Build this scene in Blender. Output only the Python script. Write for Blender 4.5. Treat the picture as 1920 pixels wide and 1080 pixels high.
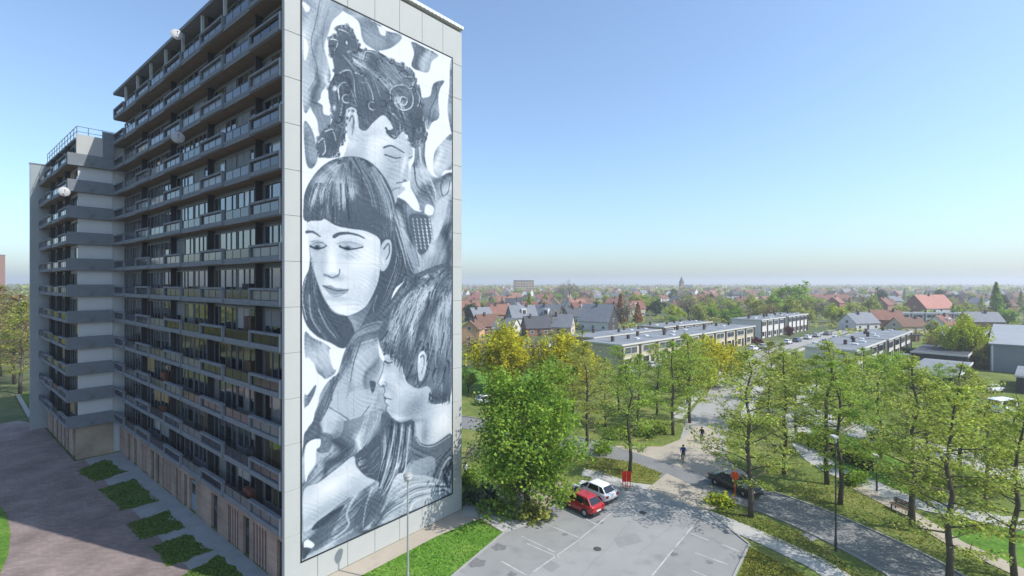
import bpy, bmesh, math, random
import numpy as np
from mathutils import Vector, Matrix
random.seed(11)
R = math.radians
for o in list(bpy.data.objects): bpy.data.objects.remove(o)
scene = bpy.context.scene; COL = scene.collection
# ---------------------------------------------------------------- camera, sky, sun, exposure
FPX, HOR, CAMH = 922.6, 530.0, 19.0
cam = bpy.data.cameras.new('camera'); camo = bpy.data.objects.new('camera', cam); COL.objects.link(camo)
camo.location = (0, 0, CAMH); camo.rotation_euler = (R(90), 0, 0)
cam.sensor_width = 36; cam.lens = 36*FPX/1920; cam.shift_y = (HOR-540)/1920; cam.clip_end = 12000; cam.clip_start = .5
scene.camera = camo
SUN_EL, SUN_AZ = 48.5, Vector((.94, -.34, 0)).normalized()
world = bpy.data.worlds.new('World'); scene.world = world; world.use_nodes = True
wn = world.node_tree; bg = wn.nodes['Background']; sky = wn.nodes.new('ShaderNodeTexSky'); sky.sky_type = 'NISHITA'
sky.sun_disc = False; sky.sun_elevation = R(SUN_EL); sky.sun_rotation = math.atan2(SUN_AZ.x, SUN_AZ.y)
sky.altitude = 0; sky.air_density = 1.15; sky.dust_density = 1.2; sky.ozone_density = 8.0
wb = wn.nodes.new('ShaderNodeVectorMath'); wb.operation = 'MULTIPLY'; wb.inputs[1].default_value = (.98, 1.035, 1.02)   # white balance of the whole sky
hs = wn.nodes.new('ShaderNodeHueSaturation'); hs.inputs['Saturation'].default_value = .86
wn.links.new(sky.outputs[0], hs.inputs['Color']); wn.links.new(hs.outputs[0], wb.inputs[0]); wn.links.new(wb.outputs[0], bg.inputs[0]); bg.inputs[1].default_value = .145
sl = bpy.data.lights.new('sun', 'SUN'); sl.energy = 3.5; sl.angle = R(.5); sl.color = (1, .96, .90)
so = bpy.data.objects.new('sun', sl); COL.objects.link(so)
sdir = Vector((SUN_AZ.x*math.cos(R(SUN_EL)), SUN_AZ.y*math.cos(R(SUN_EL)), math.sin(R(SUN_EL))))
so.rotation_euler = sdir.to_track_quat('Z', 'Y').to_euler(); so.location = (60, -40, 90)
vs = scene.view_settings; vs.view_transform = 'Standard'; vs.look = 'None'; vs.exposure = .63; vs.gamma = 1; vs.use_curve_mapping = False
# ---------------------------------------------------------------- survey helpers (photo pixel -> point on level ground)
def g(u, v, z=0.0):
    Y = (CAMH-z)*FPX/(v-HOR); return ((u-960)/FPX*Y, Y)
C0 = (-13.7425, 29.693); D1 = (.63581, .77184); D2 = (-.77184, .63581); BROT = math.atan2(D1[1], D1[0])
def loc2w(x, y): return (C0[0]+D1[0]*x+D2[0]*y, C0[1]+D1[1]*x+D2[1]*y)
# ---------------------------------------------------------------- materials
MATS = {}
def mat(name, col, rough=.8, var=.12, scale=3.0, bump=0.0, bscale=40.0, spec=.3, metal=0, coat=0, dirt=None, coord='Object', detail=4):
    if name in MATS: return MATS[name]
    m = bpy.data.materials.new(name); m.use_nodes = True; nt = m.node_tree; b = nt.nodes['Principled BSDF']
    b.inputs['Roughness'].default_value = rough; b.inputs['Metallic'].default_value = metal
    b.inputs['Specular IOR Level'].default_value = spec; b.inputs['Coat Weight'].default_value = coat
    tc = nt.nodes.new('ShaderNodeTexCoord')
    if var > 0:
        n = nt.nodes.new('ShaderNodeTexNoise'); n.inputs['Scale'].default_value = scale; n.inputs['Detail'].default_value = detail; n.inputs['Roughness'].default_value = .65
        nt.links.new(tc.outputs[coord], n.inputs['Vector'])
        r = nt.nodes.new('ShaderNodeMapRange'); r.inputs['From Min'].default_value = .25; r.inputs['From Max'].default_value = .75
        r.inputs['To Min'].default_value = 1-var; r.inputs['To Max'].default_value = 1+var
        nt.links.new(n.outputs[0], r.inputs['Value'])
        mx = nt.nodes.new('ShaderNodeVectorMath'); mx.operation = 'SCALE'; mx.inputs[0].default_value = col[:3]
        nt.links.new(r.outputs[0], mx.inputs['Scale']); out = mx.outputs[0]
        if dirt:
            n2 = nt.nodes.new('ShaderNodeTexNoise'); n2.inputs['Scale'].default_value = dirt[1]; n2.inputs['Detail'].default_value = 5
            nt.links.new(tc.outputs[coord], n2.inputs['Vector'])
            r2 = nt.nodes.new('ShaderNodeMapRange'); r2.inputs['From Min'].default_value = dirt[2]; r2.inputs['From Max'].default_value = dirt[2]+.18
            nt.links.new(n2.outputs[0], r2.inputs['Value'])
            mm = nt.nodes.new('ShaderNodeMix'); mm.data_type = 'RGBA'; mm.inputs['B'].default_value = (*dirt[0], 1)
            nt.links.new(out, mm.inputs['A']); nt.links.new(r2.outputs[0], mm.inputs['Factor']); out = mm.outputs['Result']
        nt.links.new(out, b.inputs['Base Color'])
    else: b.inputs['Base Color'].default_value = (*col[:3], 1)
    if bump > 0:
        nb = nt.nodes.new('ShaderNodeTexNoise'); nb.inputs['Scale'].default_value = bscale; nb.inputs['Detail'].default_value = 3
        nt.links.new(tc.outputs[coord], nb.inputs['Vector'])
        bp = nt.nodes.new('ShaderNodeBump'); bp.inputs['Strength'].default_value = bump; bp.inputs['Distance'].default_value = .02
        nt.links.new(nb.outputs[0], bp.inputs['Height']); nt.links.new(bp.outputs[0], b.inputs['Normal'])
    MATS[name] = m; return m
def brickmat(name, c1, c2, mortar, scale=1.0, bw=.21, bh=.065, rough=.9, var=.3, rot=0):
    if name in MATS: return MATS[name]
    m = bpy.data.materials.new(name); m.use_nodes = True; nt = m.node_tree; b = nt.nodes['Principled BSDF']; b.inputs['Roughness'].default_value = rough; b.inputs['Specular IOR Level'].default_value = .25
    tc = nt.nodes.new('ShaderNodeTexCoord'); mp = nt.nodes.new('ShaderNodeMapping'); mp.inputs['Rotation'].default_value = (rot, 0, 0) if rot else (0, 0, 0)
    nt.links.new(tc.outputs['Object'], mp.inputs[0])
    br = nt.nodes.new('ShaderNodeTexBrick'); br.inputs['Color1'].default_value = (*c1, 1); br.inputs['Color2'].default_value = (*c2, 1); br.inputs['Mortar'].default_value = (*mortar, 1)
    br.inputs['Scale'].default_value = scale; br.inputs['Brick Width'].default_value = bw; br.inputs['Row Height'].default_value = bh; br.inputs['Mortar Size'].default_value = .008
    nt.links.new(mp.outputs[0], br.inputs['Vector'])
    n = nt.nodes.new('ShaderNodeTexNoise'); n.inputs['Scale'].default_value = .35; n.inputs['Detail'].default_value = 6; nt.links.new(tc.outputs['Object'], n.inputs['Vector'])
    r = nt.nodes.new('ShaderNodeMapRange'); r.inputs['From Min'].default_value = .3; r.inputs['From Max'].default_value = .7; r.inputs['To Min'].default_value = 1-var; r.inputs['To Max'].default_value = 1+var
    nt.links.new(n.outputs[0], r.inputs['Value']); mx = nt.nodes.new('ShaderNodeVectorMath'); mx.operation = 'SCALE'
    nt.links.new(br.outputs[0], mx.inputs[0]); nt.links.new(r.outputs[0], mx.inputs['Scale']); nt.links.new(mx.outputs[0], b.inputs['Base Color'])
    MATS[name] = m; return m
def leafmat(name, col, trans=.4):
    if name in MATS: return MATS[name]
    m = bpy.data.materials.new(name); m.use_nodes = True; nt = m.node_tree; nt.nodes.remove(nt.nodes['Principled BSDF']); out = nt.nodes['Material Output']
    at = nt.nodes.new('ShaderNodeAttribute'); at.attribute_name = 'tone'
    sc = nt.nodes.new('ShaderNodeVectorMath'); sc.operation = 'MULTIPLY'; sc.inputs[0].default_value = col; nt.links.new(at.outputs['Color'], sc.inputs[1])
    d = nt.nodes.new('ShaderNodeBsdfDiffuse'); t = nt.nodes.new('ShaderNodeBsdfTranslucent'); mx = nt.nodes.new('ShaderNodeMixShader'); mx.inputs[0].default_value = trans
    nt.links.new(sc.outputs[0], d.inputs[0])
    s2 = nt.nodes.new('ShaderNodeVectorMath'); s2.operation = 'MULTIPLY'; s2.inputs[1].default_value = (1.12, 1.25, .6); nt.links.new(sc.outputs[0], s2.inputs[0]); nt.links.new(s2.outputs[0], t.inputs[0])
    nt.links.new(d.outputs[0], mx.inputs[1]); nt.links.new(t.outputs[0], mx.inputs[2]); nt.links.new(mx.outputs[0], out.inputs[0])
    MATS[name] = m; return m
def groundmat(name, cols, scale, fine=6.0, bump=.4, rough=.95):
    """patchy ground: three colours blended by two noises"""
    if name in MATS: return MATS[name]
    m = bpy.data.materials.new(name); m.use_nodes = True; nt = m.node_tree; b = nt.nodes['Principled BSDF']; b.inputs['Roughness'].default_value = rough; b.inputs['Specular IOR Level'].default_value = .15
    tc = nt.nodes.new('ShaderNodeTexCoord')
    n = nt.nodes.new('ShaderNodeTexNoise'); n.inputs['Scale'].default_value = scale; n.inputs['Detail'].default_value = 8; n.inputs['Roughness'].default_value = .7; nt.links.new(tc.outputs['Object'], n.inputs[0])
    cr = nt.nodes.new('ShaderNodeValToRGB'); e = cr.color_ramp.elements; e[0].position = .33; e[0].color = (*cols[0], 1); e[1].position = .66; e[1].color = (*cols[2], 1); k = e.new(.5); k.color = (*cols[1], 1)
    nt.links.new(n.outputs[0], cr.inputs[0])
    n2 = nt.nodes.new('ShaderNodeTexNoise'); n2.inputs['Scale'].default_value = fine; n2.inputs['Detail'].default_value = 4; nt.links.new(tc.outputs['Object'], n2.inputs[0])
    r = nt.nodes.new('ShaderNodeMapRange'); r.inputs['From Min'].default_value = .3; r.inputs['From Max'].default_value = .7; r.inputs['To Min'].default_value = .72; r.inputs['To Max'].default_value = 1.28; nt.links.new(n2.outputs[0], r.inputs[0])
    mx = nt.nodes.new('ShaderNodeVectorMath'); mx.operation = 'SCALE'; nt.links.new(cr.outputs[0], mx.inputs[0]); nt.links.new(r.outputs[0], mx.inputs['Scale']); nt.links.new(mx.outputs[0], b.inputs['Base Color'])
    bp = nt.nodes.new('ShaderNodeBump'); bp.inputs['Strength'].default_value = bump; bp.inputs['Distance'].default_value = .05; nt.links.new(n2.outputs[0], bp.inputs['Height']); nt.links.new(bp.outputs[0], b.inputs['Normal'])
    MATS[name] = m; return m
def glassmat(name, col, rough=.04, spec=.9):
    if name in MATS: return MATS[name]
    m = mat(name, col, rough, .25, .7, spec=.5); m.node_tree.nodes['Principled BSDF'].inputs['IOR'].default_value = 1.5+spec; return m
# ---------------------------------------------------------------- mesh helpers
class MB:
    def __init__(s): s.v = []; s.f = []
    def box(s, x0, x1, y0, y1, z0, z1):
        n = len(s.v); s.v += [(x0,y0,z0),(x1,y0,z0),(x1,y1,z0),(x0,y1,z0),(x0,y0,z1),(x1,y0,z1),(x1,y1,z1),(x0,y1,z1)]
        s.f += [(n,n+3,n+2,n+1),(n+4,n+5,n+6,n+7),(n,n+1,n+5,n+4),(n+1,n+2,n+6,n+5),(n+2,n+3,n+7,n+6),(n+3,n,n+4,n+7)]; return s
    def poly(s, pts): n = len(s.v); s.v += [tuple(p) for p in pts]; s.f.append(tuple(range(n, n+len(pts)))); return s
    def prism(s, pts, z0, z1):
        n = len(s.v); k = len(pts); s.v += [(p[0],p[1],z0) for p in pts]+[(p[0],p[1],z1) for p in pts]
        s.f.append(tuple(range(n+k-1, n-1, -1))); s.f.append(tuple(range(n+k, n+2*k)))
        for i in range(k): j = (i+1) % k; s.f.append((n+i, n+j, n+k+j, n+k+i))
        return s
    def tube(s, pts, rad, k=6, cap=True):
        pts = [Vector(p) for p in pts]; rad = rad if hasattr(rad, '__len__') else [rad]*len(pts); n0 = len(s.v)
        for i, p in enumerate(pts):
            d = (pts[min(i+1, len(pts)-1)]-pts[max(i-1, 0)]).normalized()
            a = d.cross(Vector((0,0,1)) if abs(d.z) < .9 else Vector((1,0,0))).normalized(); b = d.cross(a)
            for j in range(k):
                t = 2*math.pi*j/k; q = p+(a*math.cos(t)+b*math.sin(t))*rad[i]; s.v.append(tuple(q))
        for i in range(len(pts)-1):
            for j in range(k):
                a = n0+i*k+j; b = n0+i*k+(j+1) % k; s.f.append((a, b, b+k, a+k))
        if cap: s.f.append(tuple(range(n0+k-1, n0-1, -1))); m = n0+(len(pts)-1)*k; s.f.append(tuple(range(m, m+k)))
        return s
    def lathe(s, prof, cx=0, cy=0, k=12):
        n0 = len(s.v)
        for r, z in prof:
            for j in range(k): t = 2*math.pi*j/k; s.v.append((cx+r*math.cos(t), cy+r*math.sin(t), z))
        for i in range(len(prof)-1):
            for j in range(k): a = n0+i*k+j; b = n0+i*k+(j+1) % k; s.f.append((a, b, b+k, a+k))
        s.f.append(tuple(range(n0+k-1, n0-1, -1))); m = n0+(len(prof)-1)*k; s.f.append(tuple(range(m, m+k))); return s
    def xform(s, M, start=0): s.v[start:] = [tuple(M @ Vector(p)) for p in s.v[start:]]; return s
    def mesh(s, name, m=None, smooth=False):
        me = bpy.data.meshes.new(name); me.from_pydata(s.v, [], s.f); me.update()
        if m: me.materials.append(m)
        if smooth: me.polygons.foreach_set('use_smooth', [True]*len(me.polygons))
        return me
    def build(s, name, m, parent=None, loc=None, smooth=False): return inst(name, s.mesh(name, m, smooth), parent, loc)
def inst(name, me, parent=None, loc=None, rz=None, scale=None):
    o = bpy.data.objects.new(name, me); COL.objects.link(o); o.parent = parent
    if loc is not None: o.location = loc
    if rz is not None: o.rotation_euler = (0, 0, rz)
    if scale is not None: o.scale = scale if hasattr(scale, '__len__') else (scale,)*3
    return o
def tag(o, label=None, cat=None, group=None, kind=None):
    if label: o['label'] = label
    if cat: o['category'] = cat
    if group: o['group'] = group
    if kind: o['kind'] = kind
    return o
def empty(name, loc, rz=0, label=None, cat=None, group=None):
    o = bpy.data.objects.new(name, None); COL.objects.link(o); o.location = loc; o.rotation_euler = (0, 0, rz); o.empty_display_size = .3
    return tag(o, label, cat, group)
def setmat(o, m):
    o.material_slots[0].link = 'OBJECT'; o.material_slots[0].material = m
ORD = ['first','second','third','fourth','fifth','sixth','seventh','eighth','ninth','tenth','eleventh','twelfth','thirteenth','fourteenth','fifteenth','sixteenth','seventeenth','eighteenth','nineteenth','twentieth']
def ordinal(i):
    if i < 20: return ORD[i]
    t = ['twenty','thirty','forty','fifty','sixty','seventy'][(i+1)//10-2]; r = (i+1) % 10
    return t+'-'+ORD[r-1] if r else t[:-1]+'ieth'
# ---------------------------------------------------------------- mural painting (tone map of the painted wall, drawn stroke by stroke)
MX0, MY0, MS = 556.0, -60.0, 2.0
MW, MH = int(300*MS), int(1130*MS)
class Paint:
    def __init__(s, base):
        s.c = np.full((MH, MW), base, np.float32); s.clip = None
        s.rng = np.random.RandomState(7)
    def px(s, pts):
        p = np.asarray(pts, float); return (p - np.array([MX0, MY0]))*MS
    @staticmethod
    def spline(p, closed, n=8):
        p = np.asarray(p, float); k = len(p)
        if k < 3: return p
        out = []
        idx = range(k) if closed else range(k-1)
        for i in idx:
            if closed: a, b, c, d = p[i-1], p[i], p[(i+1) % k], p[(i+2) % k]
            else: a, b, c, d = p[max(i-1, 0)], p[i], p[i+1], p[min(i+2, k-1)]
            for j in range(n):
                t = j/n
                out.append(.5*((2*b)+(c-a)*t+(2*a-5*b+4*c-d)*t*t+(3*b-a-3*c+d)*t**3))
        if not closed: out.append(p[-1])
        return np.array(out)
    def mask(s, pts, smooth=True):
        p = s.px(pts)
        if smooth: p = s.spline(p, True)
        tog = np.zeros((MH, MW+1), np.int32)
        q = np.roll(p, -1, 0)
        for (x0, y0), (x1, y1) in zip(p, q):
            if y0 == y1: continue
            if y0 > y1: x0, y0, x1, y1 = x1, y1, x0, y0
            r = np.arange(max(0, math.ceil(y0-.5)), min(MH, math.ceil(y1-.5)))
            if len(r) == 0: continue
            xc = x0+(r+.5-y0)*(x1-x0)/(y1-y0)
            np.add.at(tog, (r, np.clip(np.ceil(xc-.5), 0, MW).astype(int)), 1)
        return (np.cumsum(tog, 1)[:, :MW] % 2).astype(np.float32)
    @staticmethod
    def blur(m, n):
        for _ in range(n):
            m = (m+np.roll(m, 1, 0)+np.roll(m, -1, 0))/3; m = (m+np.roll(m, 1, 1)+np.roll(m, -1, 1))/3
        return m
    def fill(s, pts, val, alpha=1, soft=1, smooth=True):
        m = s.blur(s.mask(pts, smooth), soft)*alpha
        if s.clip is not None: m = m*s.clip
        s.c = s.c*(1-m)+val*m
    def setclip(s, pts=None, smooth=True):
        s.clip = None if pts is None else s.blur(s.mask(pts, smooth), 1)
    def blob(s, x, y, rx, ry, rot, val, alpha):
        cx, cy = (x-MX0)*MS, (y-MY0)*MS; R = max(rx, ry)*MS*2.2
        x0, x1, y0, y1 = int(max(0, cx-R)), int(min(MW, cx+R+1)), int(max(0, cy-R)), int(min(MH, cy+R+1))
        if x0 >= x1 or y0 >= y1: return
        Y, X = np.mgrid[y0:y1, x0:x1]; a = math.radians(rot)
        u = ((X-cx)*math.cos(a)+(Y-cy)*math.sin(a))/(rx*MS); v = (-(X-cx)*math.sin(a)+(Y-cy)*math.cos(a))/(ry*MS)
        m = np.exp(-(u*u+v*v)*1.2)*alpha
        if s.clip is not None: m = m*s.clip[y0:y1, x0:x1]
        s.c[y0:y1, x0:x1] = s.c[y0:y1, x0:x1]*(1-m)+val*m
    def stroke(s, pts, w0, w1, val, alpha=.9, smooth=True):
        p = s.px(pts)
        if smooth: p = s.spline(p, False, 6)
        n = len(p); W = np.linspace(0, 1, n); W = (w0+(w1-w0)*W)*MS/2
        for i in range(n-1):
            a, b = p[i], p[i+1]; w = (W[i]+W[i+1])/2; e = w+1.5
            x0, x1 = int(max(0, min(a[0], b[0])-e)), int(min(MW, max(a[0], b[0])+e+1))
            y0, y1 = int(max(0, min(a[1], b[1])-e)), int(min(MH, max(a[1], b[1])+e+1))
            if x0 >= x1 or y0 >= y1: continue
            Y, X = np.mgrid[y0:y1, x0:x1]; d = b-a; L = max(1e-6, d@d)
            t = np.clip(((X-a[0])*d[0]+(Y-a[1])*d[1])/L, 0, 1)
            D = np.hypot(X-a[0]-t*d[0], Y-a[1]-t*d[1])
            m = np.clip(w+.6-D, 0, 1)*alpha
            if s.clip is not None: m = m*s.clip[y0:y1, x0:x1]
            s.c[y0:y1, x0:x1] = s.c[y0:y1, x0:x1]*(1-m)+val*m
    def hair(s, ga, gb, n, lo, hi, w=1.6, alpha=.55, jit=2.0, seed=1):
        r = np.random.RandomState(seed); A = s.spline(ga, False, 6); B = s.spline(gb, False, 6)
        k = 14; ia = np.linspace(0, len(A)-1, k).astype(int); ib = np.linspace(0, len(B)-1, k).astype(int)
        A, B = A[ia], B[ib]
        for i in range(n):
            t = r.rand(); q = A*(1-t)+B*t+np.cumsum(r.randn(k, 2), 0)*jit*.25+r.randn(2)*jit*.4
            a, b = sorted(r.randint(0, k, 2))
            if b-a < 5: a, b = 0, k-1
            v = lo+(hi-lo)*r.rand()**1.3
            ww = w*(.35+1.9*r.rand()**2.5); s.stroke(q[a:b+1], ww, ww*.3, v, alpha*(.75+.45*r.rand()), False)
def ZA(*p): return [(520+x/3, y/3) for x, y in p]
def ZB(*p): return [(520+x/3, 280+y/3) for x, y in p]
def ZC(*p): return [(520+x/3, 480+y/3) for x, y in p]
def ZD(*p): return [(520+x/3.374, 760+y/3.374) for x, y in p]
def paint_mural():
    P = Paint(.97); rg = np.random.RandomState(3)
    def cloth(pts, base, lines, lo=.3, hi=.78, w=2.5, soft=2, n=26, seed=1):
        P.fill(pts, base, 1, soft); P.setclip(pts)
        for i, (a, b) in enumerate(lines): P.hair(a, b, n, lo, hi, w, .33, 3.0, seed+i)
        k = len(pts); q = [(x*.86+sum(p[0] for p in pts)/k*.14, y*.86+sum(p[1] for p in pts)/k*.14) for x, y in pts]; P.fill(q, base+.14, .35, 14); P.setclip()
    # --- drifting smoke and drapery behind the figures
    cloth(ZA((130,-60),(420,-30),(370,60),(310,120),(290,180),(265,260),(285,350),(300,440),(250,520),(240,560),(190,600),(150,620),(130,300)), .6,
          [(ZA((170,-40),(200,100),(170,300),(160,600)), ZA((350,-20),(260,120),(250,300),(240,560))),], .38, .8, 3.2, seed=11, n=46)
    P.stroke(ZA((240,0),(215,130),(190,250),(225,400),(170,520)), 2.2, 1.2, .42, .8)
    P.stroke(ZA((290,60),(262,150),(255,260),(275,360),(255,450)), 1.6, 1, .5, .7)
    P.fill(ZA((145,10),(185,45),(165,70),(145,40)), .97, 1, 1)
    P.fill(ZA((150,215),(175,260),(165,330),(150,330)), .95, 1, 1)
    cloth(ZA((400,40),(520,110),(590,150),(610,200),(585,190),(560,140),(600,170),(690,195),(695,225),(640,270),(570,285),(520,265),(480,225),(455,120),(370,60)), .55,
          [(ZA((400,60),(500,180),(620,250)), ZA((520,110),(580,180),(690,210)))], .35, .75, 3, seed=21, n=40)
    P.fill(ZA((570,150),(610,160),(605,200),(580,190)), .95, 1, 1)
    cloth(ZA((755,235),(830,270),(905,310),(870,345),(850,405),(800,400),(755,370),(770,300)), .5,
          [(ZA((770,250),(775,390)), ZA((880,300),(840,400)))], .3, .75, 3, seed=31, n=30)
    cloth(ZA((880,470),(940,455),(915,500),(905,560),(910,660),(870,690),(845,730),(820,640),(815,560),(860,540)), .55,
          [(ZA((890,480),(840,600),(840,720)), ZA((930,465),(900,600),(870,690)))], .3, .78, 3, seed=41, n=36)
    P.stroke(ZA((890,480),(895,540),(860,620),(850,700)), 3, 1.5, .38, .8)
    cloth(ZA((975,350),(1000,350),(1000,780),(960,640),(968,500)), .55, [(ZA((980,360),(970,640)), ZA((998,360),(995,760)))], .4, .75, 2.5, seed=51, n=14)
    cloth(ZA((150,690),(190,720),(215,800),(225,900),(190,950),(160,900)), .5, [(ZA((155,700),(165,900)), ZA((205,780),(215,930)))], .35, .7, 3, seed=61, n=20)
    cloth(ZA((190,570),(250,590),(260,640),(300,660),(290,720),(240,760),(225,680),(190,610)), .5, [(ZA((200,580),(250,740)), ZA((250,600),(290,700)))], .32, .7, 3, seed=62, n=20)
    cloth(ZA((985,760),(985,940),(940,960),(910,1000),(880,960),(885,860),(930,800)), .66, [(ZA((970,780),(890,980)), ZA((990,800),(950,960)))], .45, .85, 3, seed=71, n=24)
    cloth(ZA((780,800),(830,790),(830,880),(850,960),(900,1000),(990,980),(1000,1200),(890,1220),(800,1180),(755,1090),(750,960),(770,900)), .58,
          [(ZA((800,820),(800,960),(860,1100),(900,1220)), ZA((830,800),(840,940),(960,1010),(990,1150))), (ZA((760,940),(770,1080),(880,1200)), ZA((800,900),(850,1050),(930,1200)))], .3, .85, 3, seed=81, n=34)
    P.stroke(ZA((800,830),(815,930),(880,1050),(895,1150)), 4, 2, .82, .8); P.stroke(ZA((770,920),(785,1040),(850,1100),(880,1160)), 3, 2, .36, .8)
    P.stroke(ZA((950,980),(920,1040),(930,1100),(960,1080),(970,1020)), 3, 2, .4, .8)
    cloth(ZB((665,280),(720,290),(770,340),(820,350),(880,310),(890,370),(930,350),(990,240),(990,720),(820,700),(760,740),(700,560),(670,420)), .56,
          [(ZB((690,300),(720,480),(800,700)), ZB((880,340),(850,520),(830,690))), (ZB((960,280),(900,420),(840,640)), ZB((990,300),(985,480),(900,680)))], .28, .85, 2.6, seed=91, n=46)
    P.fill(ZB((700,180),(745,210),(800,320),(775,345),(720,290),(680,260)), .96, 1, 2)
    P.fill(ZB((840,310),(880,330),(870,370),(830,360)), .95, 1, 1)
    P.fill(ZB((900,300),(960,270),(930,430),(880,520),(880,400)), .86, .9, 4)
    P.fill(ZB((745,370),(850,380),(870,470),(850,560),(800,590),(760,480)), .36, .9, 2)
    for i in range(5):
        for j in range(9):
            x, y = 760+i*23+j*3, 390+j*20; P.stroke(ZB((x, y),(x+4, y+9)), 2.4, 2.0, .8, .8, False)
    for i in range(4): P.stroke(ZB((690+i*18,440+i*18),(760+i*8,540+i*16),(820-i*8,630+i*12)), 2.6, 1.6, .86-.12*i, .8)
    # --- standing figure: head bent down to the right, curls piled up
    face1 = ZA((440,720),(520,700),(600,640),(640,660),(700,740),(745,800),(764,850),(758,890),(738,915),(744,950),(754,990),(742,1018),(705,1030),(704,1048),(722,1060),(700,1085),(676,1108),(668,1140),(640,1180),(600,1200),(350,1000),(380,860))
    P.fill(face1, .88, 1, 1); P.setclip(face1)
    P.blob(*ZA((640,970))[0], 26, 40, 20, .62, .85); P.blob(*ZA((480,840))[0], 14, 40, 0, .66, .7); P.blob(*ZA((712,955))[0], 6, 26, -4, .62, .8); P.blob(*ZA((600,1120))[0], 30, 24, 0, .55, .8); P.blob(*ZA((740,850))[0], 8, 14, 0, .6, .7); P.blob(*ZA((560,820))[0], 26, 30, 0, .95, .8); P.blob(*ZA((500,760))[0], 20, 10, -20, .72, .6)
    P.blob(*ZA((655,870))[0], 22, 9, 25, .6, .7); P.blob(*ZA((690,985))[0], 9, 14, 20, .66, .6); P.blob(*ZA((700,760))[0], 16, 26, 30, .8, .5)
    P.blob(*ZA((640,1060))[0], 14, 10, 0, .62, .6); P.blob(*ZA((420,880))[0], 22, 18, 20, .7, .7); P.blob(*ZA((710,930))[0], 5, 26, 12, .97, .8)
    P.stroke(ZA((600,830),(640,820),(690,845),(712,860)), 4.5, 2, .42, .9)
    P.stroke(ZA((605,870),(635,880),(665,890),(695,885)), 3.2, 1.6, .36, .9); P.stroke(ZA((620,895),(650,912),(685,905)), 1.6, 1, .55, .8)
    P.stroke(ZA((740,890),(760,880)), 3, 2, .4, .8); P.stroke(ZA((735,930),(728,970),(732,1000)), 1.6, 1, .6, .6); P.blob(*ZA((718,1016))[0], 4, 2.4, 10, .3, .9)
    P.stroke(ZA((670,1030),(700,1025),(722,1018)), 3, 1.6, .5, .8); P.stroke(ZA((640,1075),(665,1060),(690,1055)), 2.4, 1.4, .48, .8)
    P.setclip()
    hair1 = ZA((330,150),(400,145),(440,200),(465,270),(560,290),(650,340),(720,370),(770,410),(775,460),(805,500),(815,600),(835,720),(840,790),(790,790),(770,830),(745,800),(720,730),(690,740),(650,780),(610,740),(650,720),(600,650),(540,690),(500,735),(460,720),(450,640),(400,610),(385,700),(380,790),(350,830),(340,880),(270,890),(225,870),(220,800),(260,730),(300,700),(310,640),(290,560),(290,480),(320,420),(310,330),(290,290),(290,210),(335,200))
    P.fill(hair1, .40, 1, 1); P.setclip(hair1)
    P.hair(ZA((330,300),(420,420),(480,700)), ZA((480,290),(640,420),(780,760)), 110, .25, .62, 2.4, .5, 4, 5)
    P.hair(ZA((300,430),(330,600),(260,860)), ZA((400,400),(420,540),(350,860)), 50, .2, .6, 2.4, .5, 4, 6)
    P.hair(ZA((480,290),(600,330),(760,470)), ZA((420,360),(560,470),(700,650)), 50, .5, .8, 1.6, .5, 4, 7)
    P.blob(*ZA((520,600))[0], 26, 22, 0, .33, .8); P.blob(*ZA((380,540))[0], 12, 26, -20, .36, .8); P.blob(*ZA((560,330))[0], 18, 12, 30, .36, .7)
    P.blob(*ZA((360,270))[0], 20, 20, 0, .4, .7); P.blob(*ZA((790,680))[0], 12, 22, 0, .3, .8); P.blob(*ZA((310,800))[0], 14, 20, 0, .3, .7)
    for pts in (((350,410),(400,395),(430,440),(440,540),(480,590)), ((350,560),(345,490),(380,465),(420,520),(450,600)), ((440,410),(500,450),(530,510),(540,560)),
                ((485,330),(500,290),(560,310),(600,380),(640,430)), ((640,560),(640,500),(700,480),(760,530),(755,600),(700,620),(660,580)),
                ((690,570),(700,545),(730,560),(720,590),(695,590)), ((700,370),(740,380),(770,430),(720,430)), ((650,640),(690,690),(680,770),(640,760)),
                ((590,300),(650,360),(700,440)), ((300,220),(340,235),(320,290)), ((345,165),(400,190),(440,250)), ((760,470),(800,540),(790,600)), ((720,380),(765,440),(750,500),(700,470)),
                ((230,800),(260,780),(270,850),(240,880)), ((270,740),(310,730),(330,790))):
        P.stroke(ZA(*pts), 3.0, 1.8, .74, .85); P.stroke([(x+1.6, y+1.8) for x, y in ZA(*pts)], 1.6, 1, .26, .7)
    for x, y in ((325,495),(320,605),(390,240)): P.blob(*ZA((x, y))[0], 3, 5, 0, .95, 1)
    P.setclip()
    for pts in (((610,720),(630,750),(660,780),(690,740)), ((745,640),(770,720),(760,800),(775,830)), ((800,700),(835,760),(825,800),(790,780)), ((700,640),(720,700),(745,720))):
        P.stroke(ZA(*pts), 4, 2, .32, .95)
    ear = ZA((385,650),(410,605),(445,620),(455,680),(445,740),(430,795),(405,790),(390,730)); P.fill(ear, .82, 1, 1)
    P.stroke(ZA((395,660),(415,625),(440,650),(440,720)), 2.4, 1.6, .95, .9); P.stroke(ZA((405,680),(420,650),(430,690),(420,760)), 3, 2, .5, .8); P.blob(*ZA((425,715))[0], 4, 7, 0, .4, .8)
    # --- middle figure: long dark hair with a fringe
    hairback = ZB((150,330),(160,230),(220,130),(300,65),(420,40),(520,70),(590,140),(640,230),(670,330),(690,430),(720,560),(770,700),(720,740),(660,790),(620,900),(560,970),(480,1020),(430,1080),(370,1120),(300,1090),(220,1050),(160,980),(135,860),(150,740),(180,660),(180,480))
    P.fill(hairback, .33, 1, 1); P.setclip(hairback)
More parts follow.
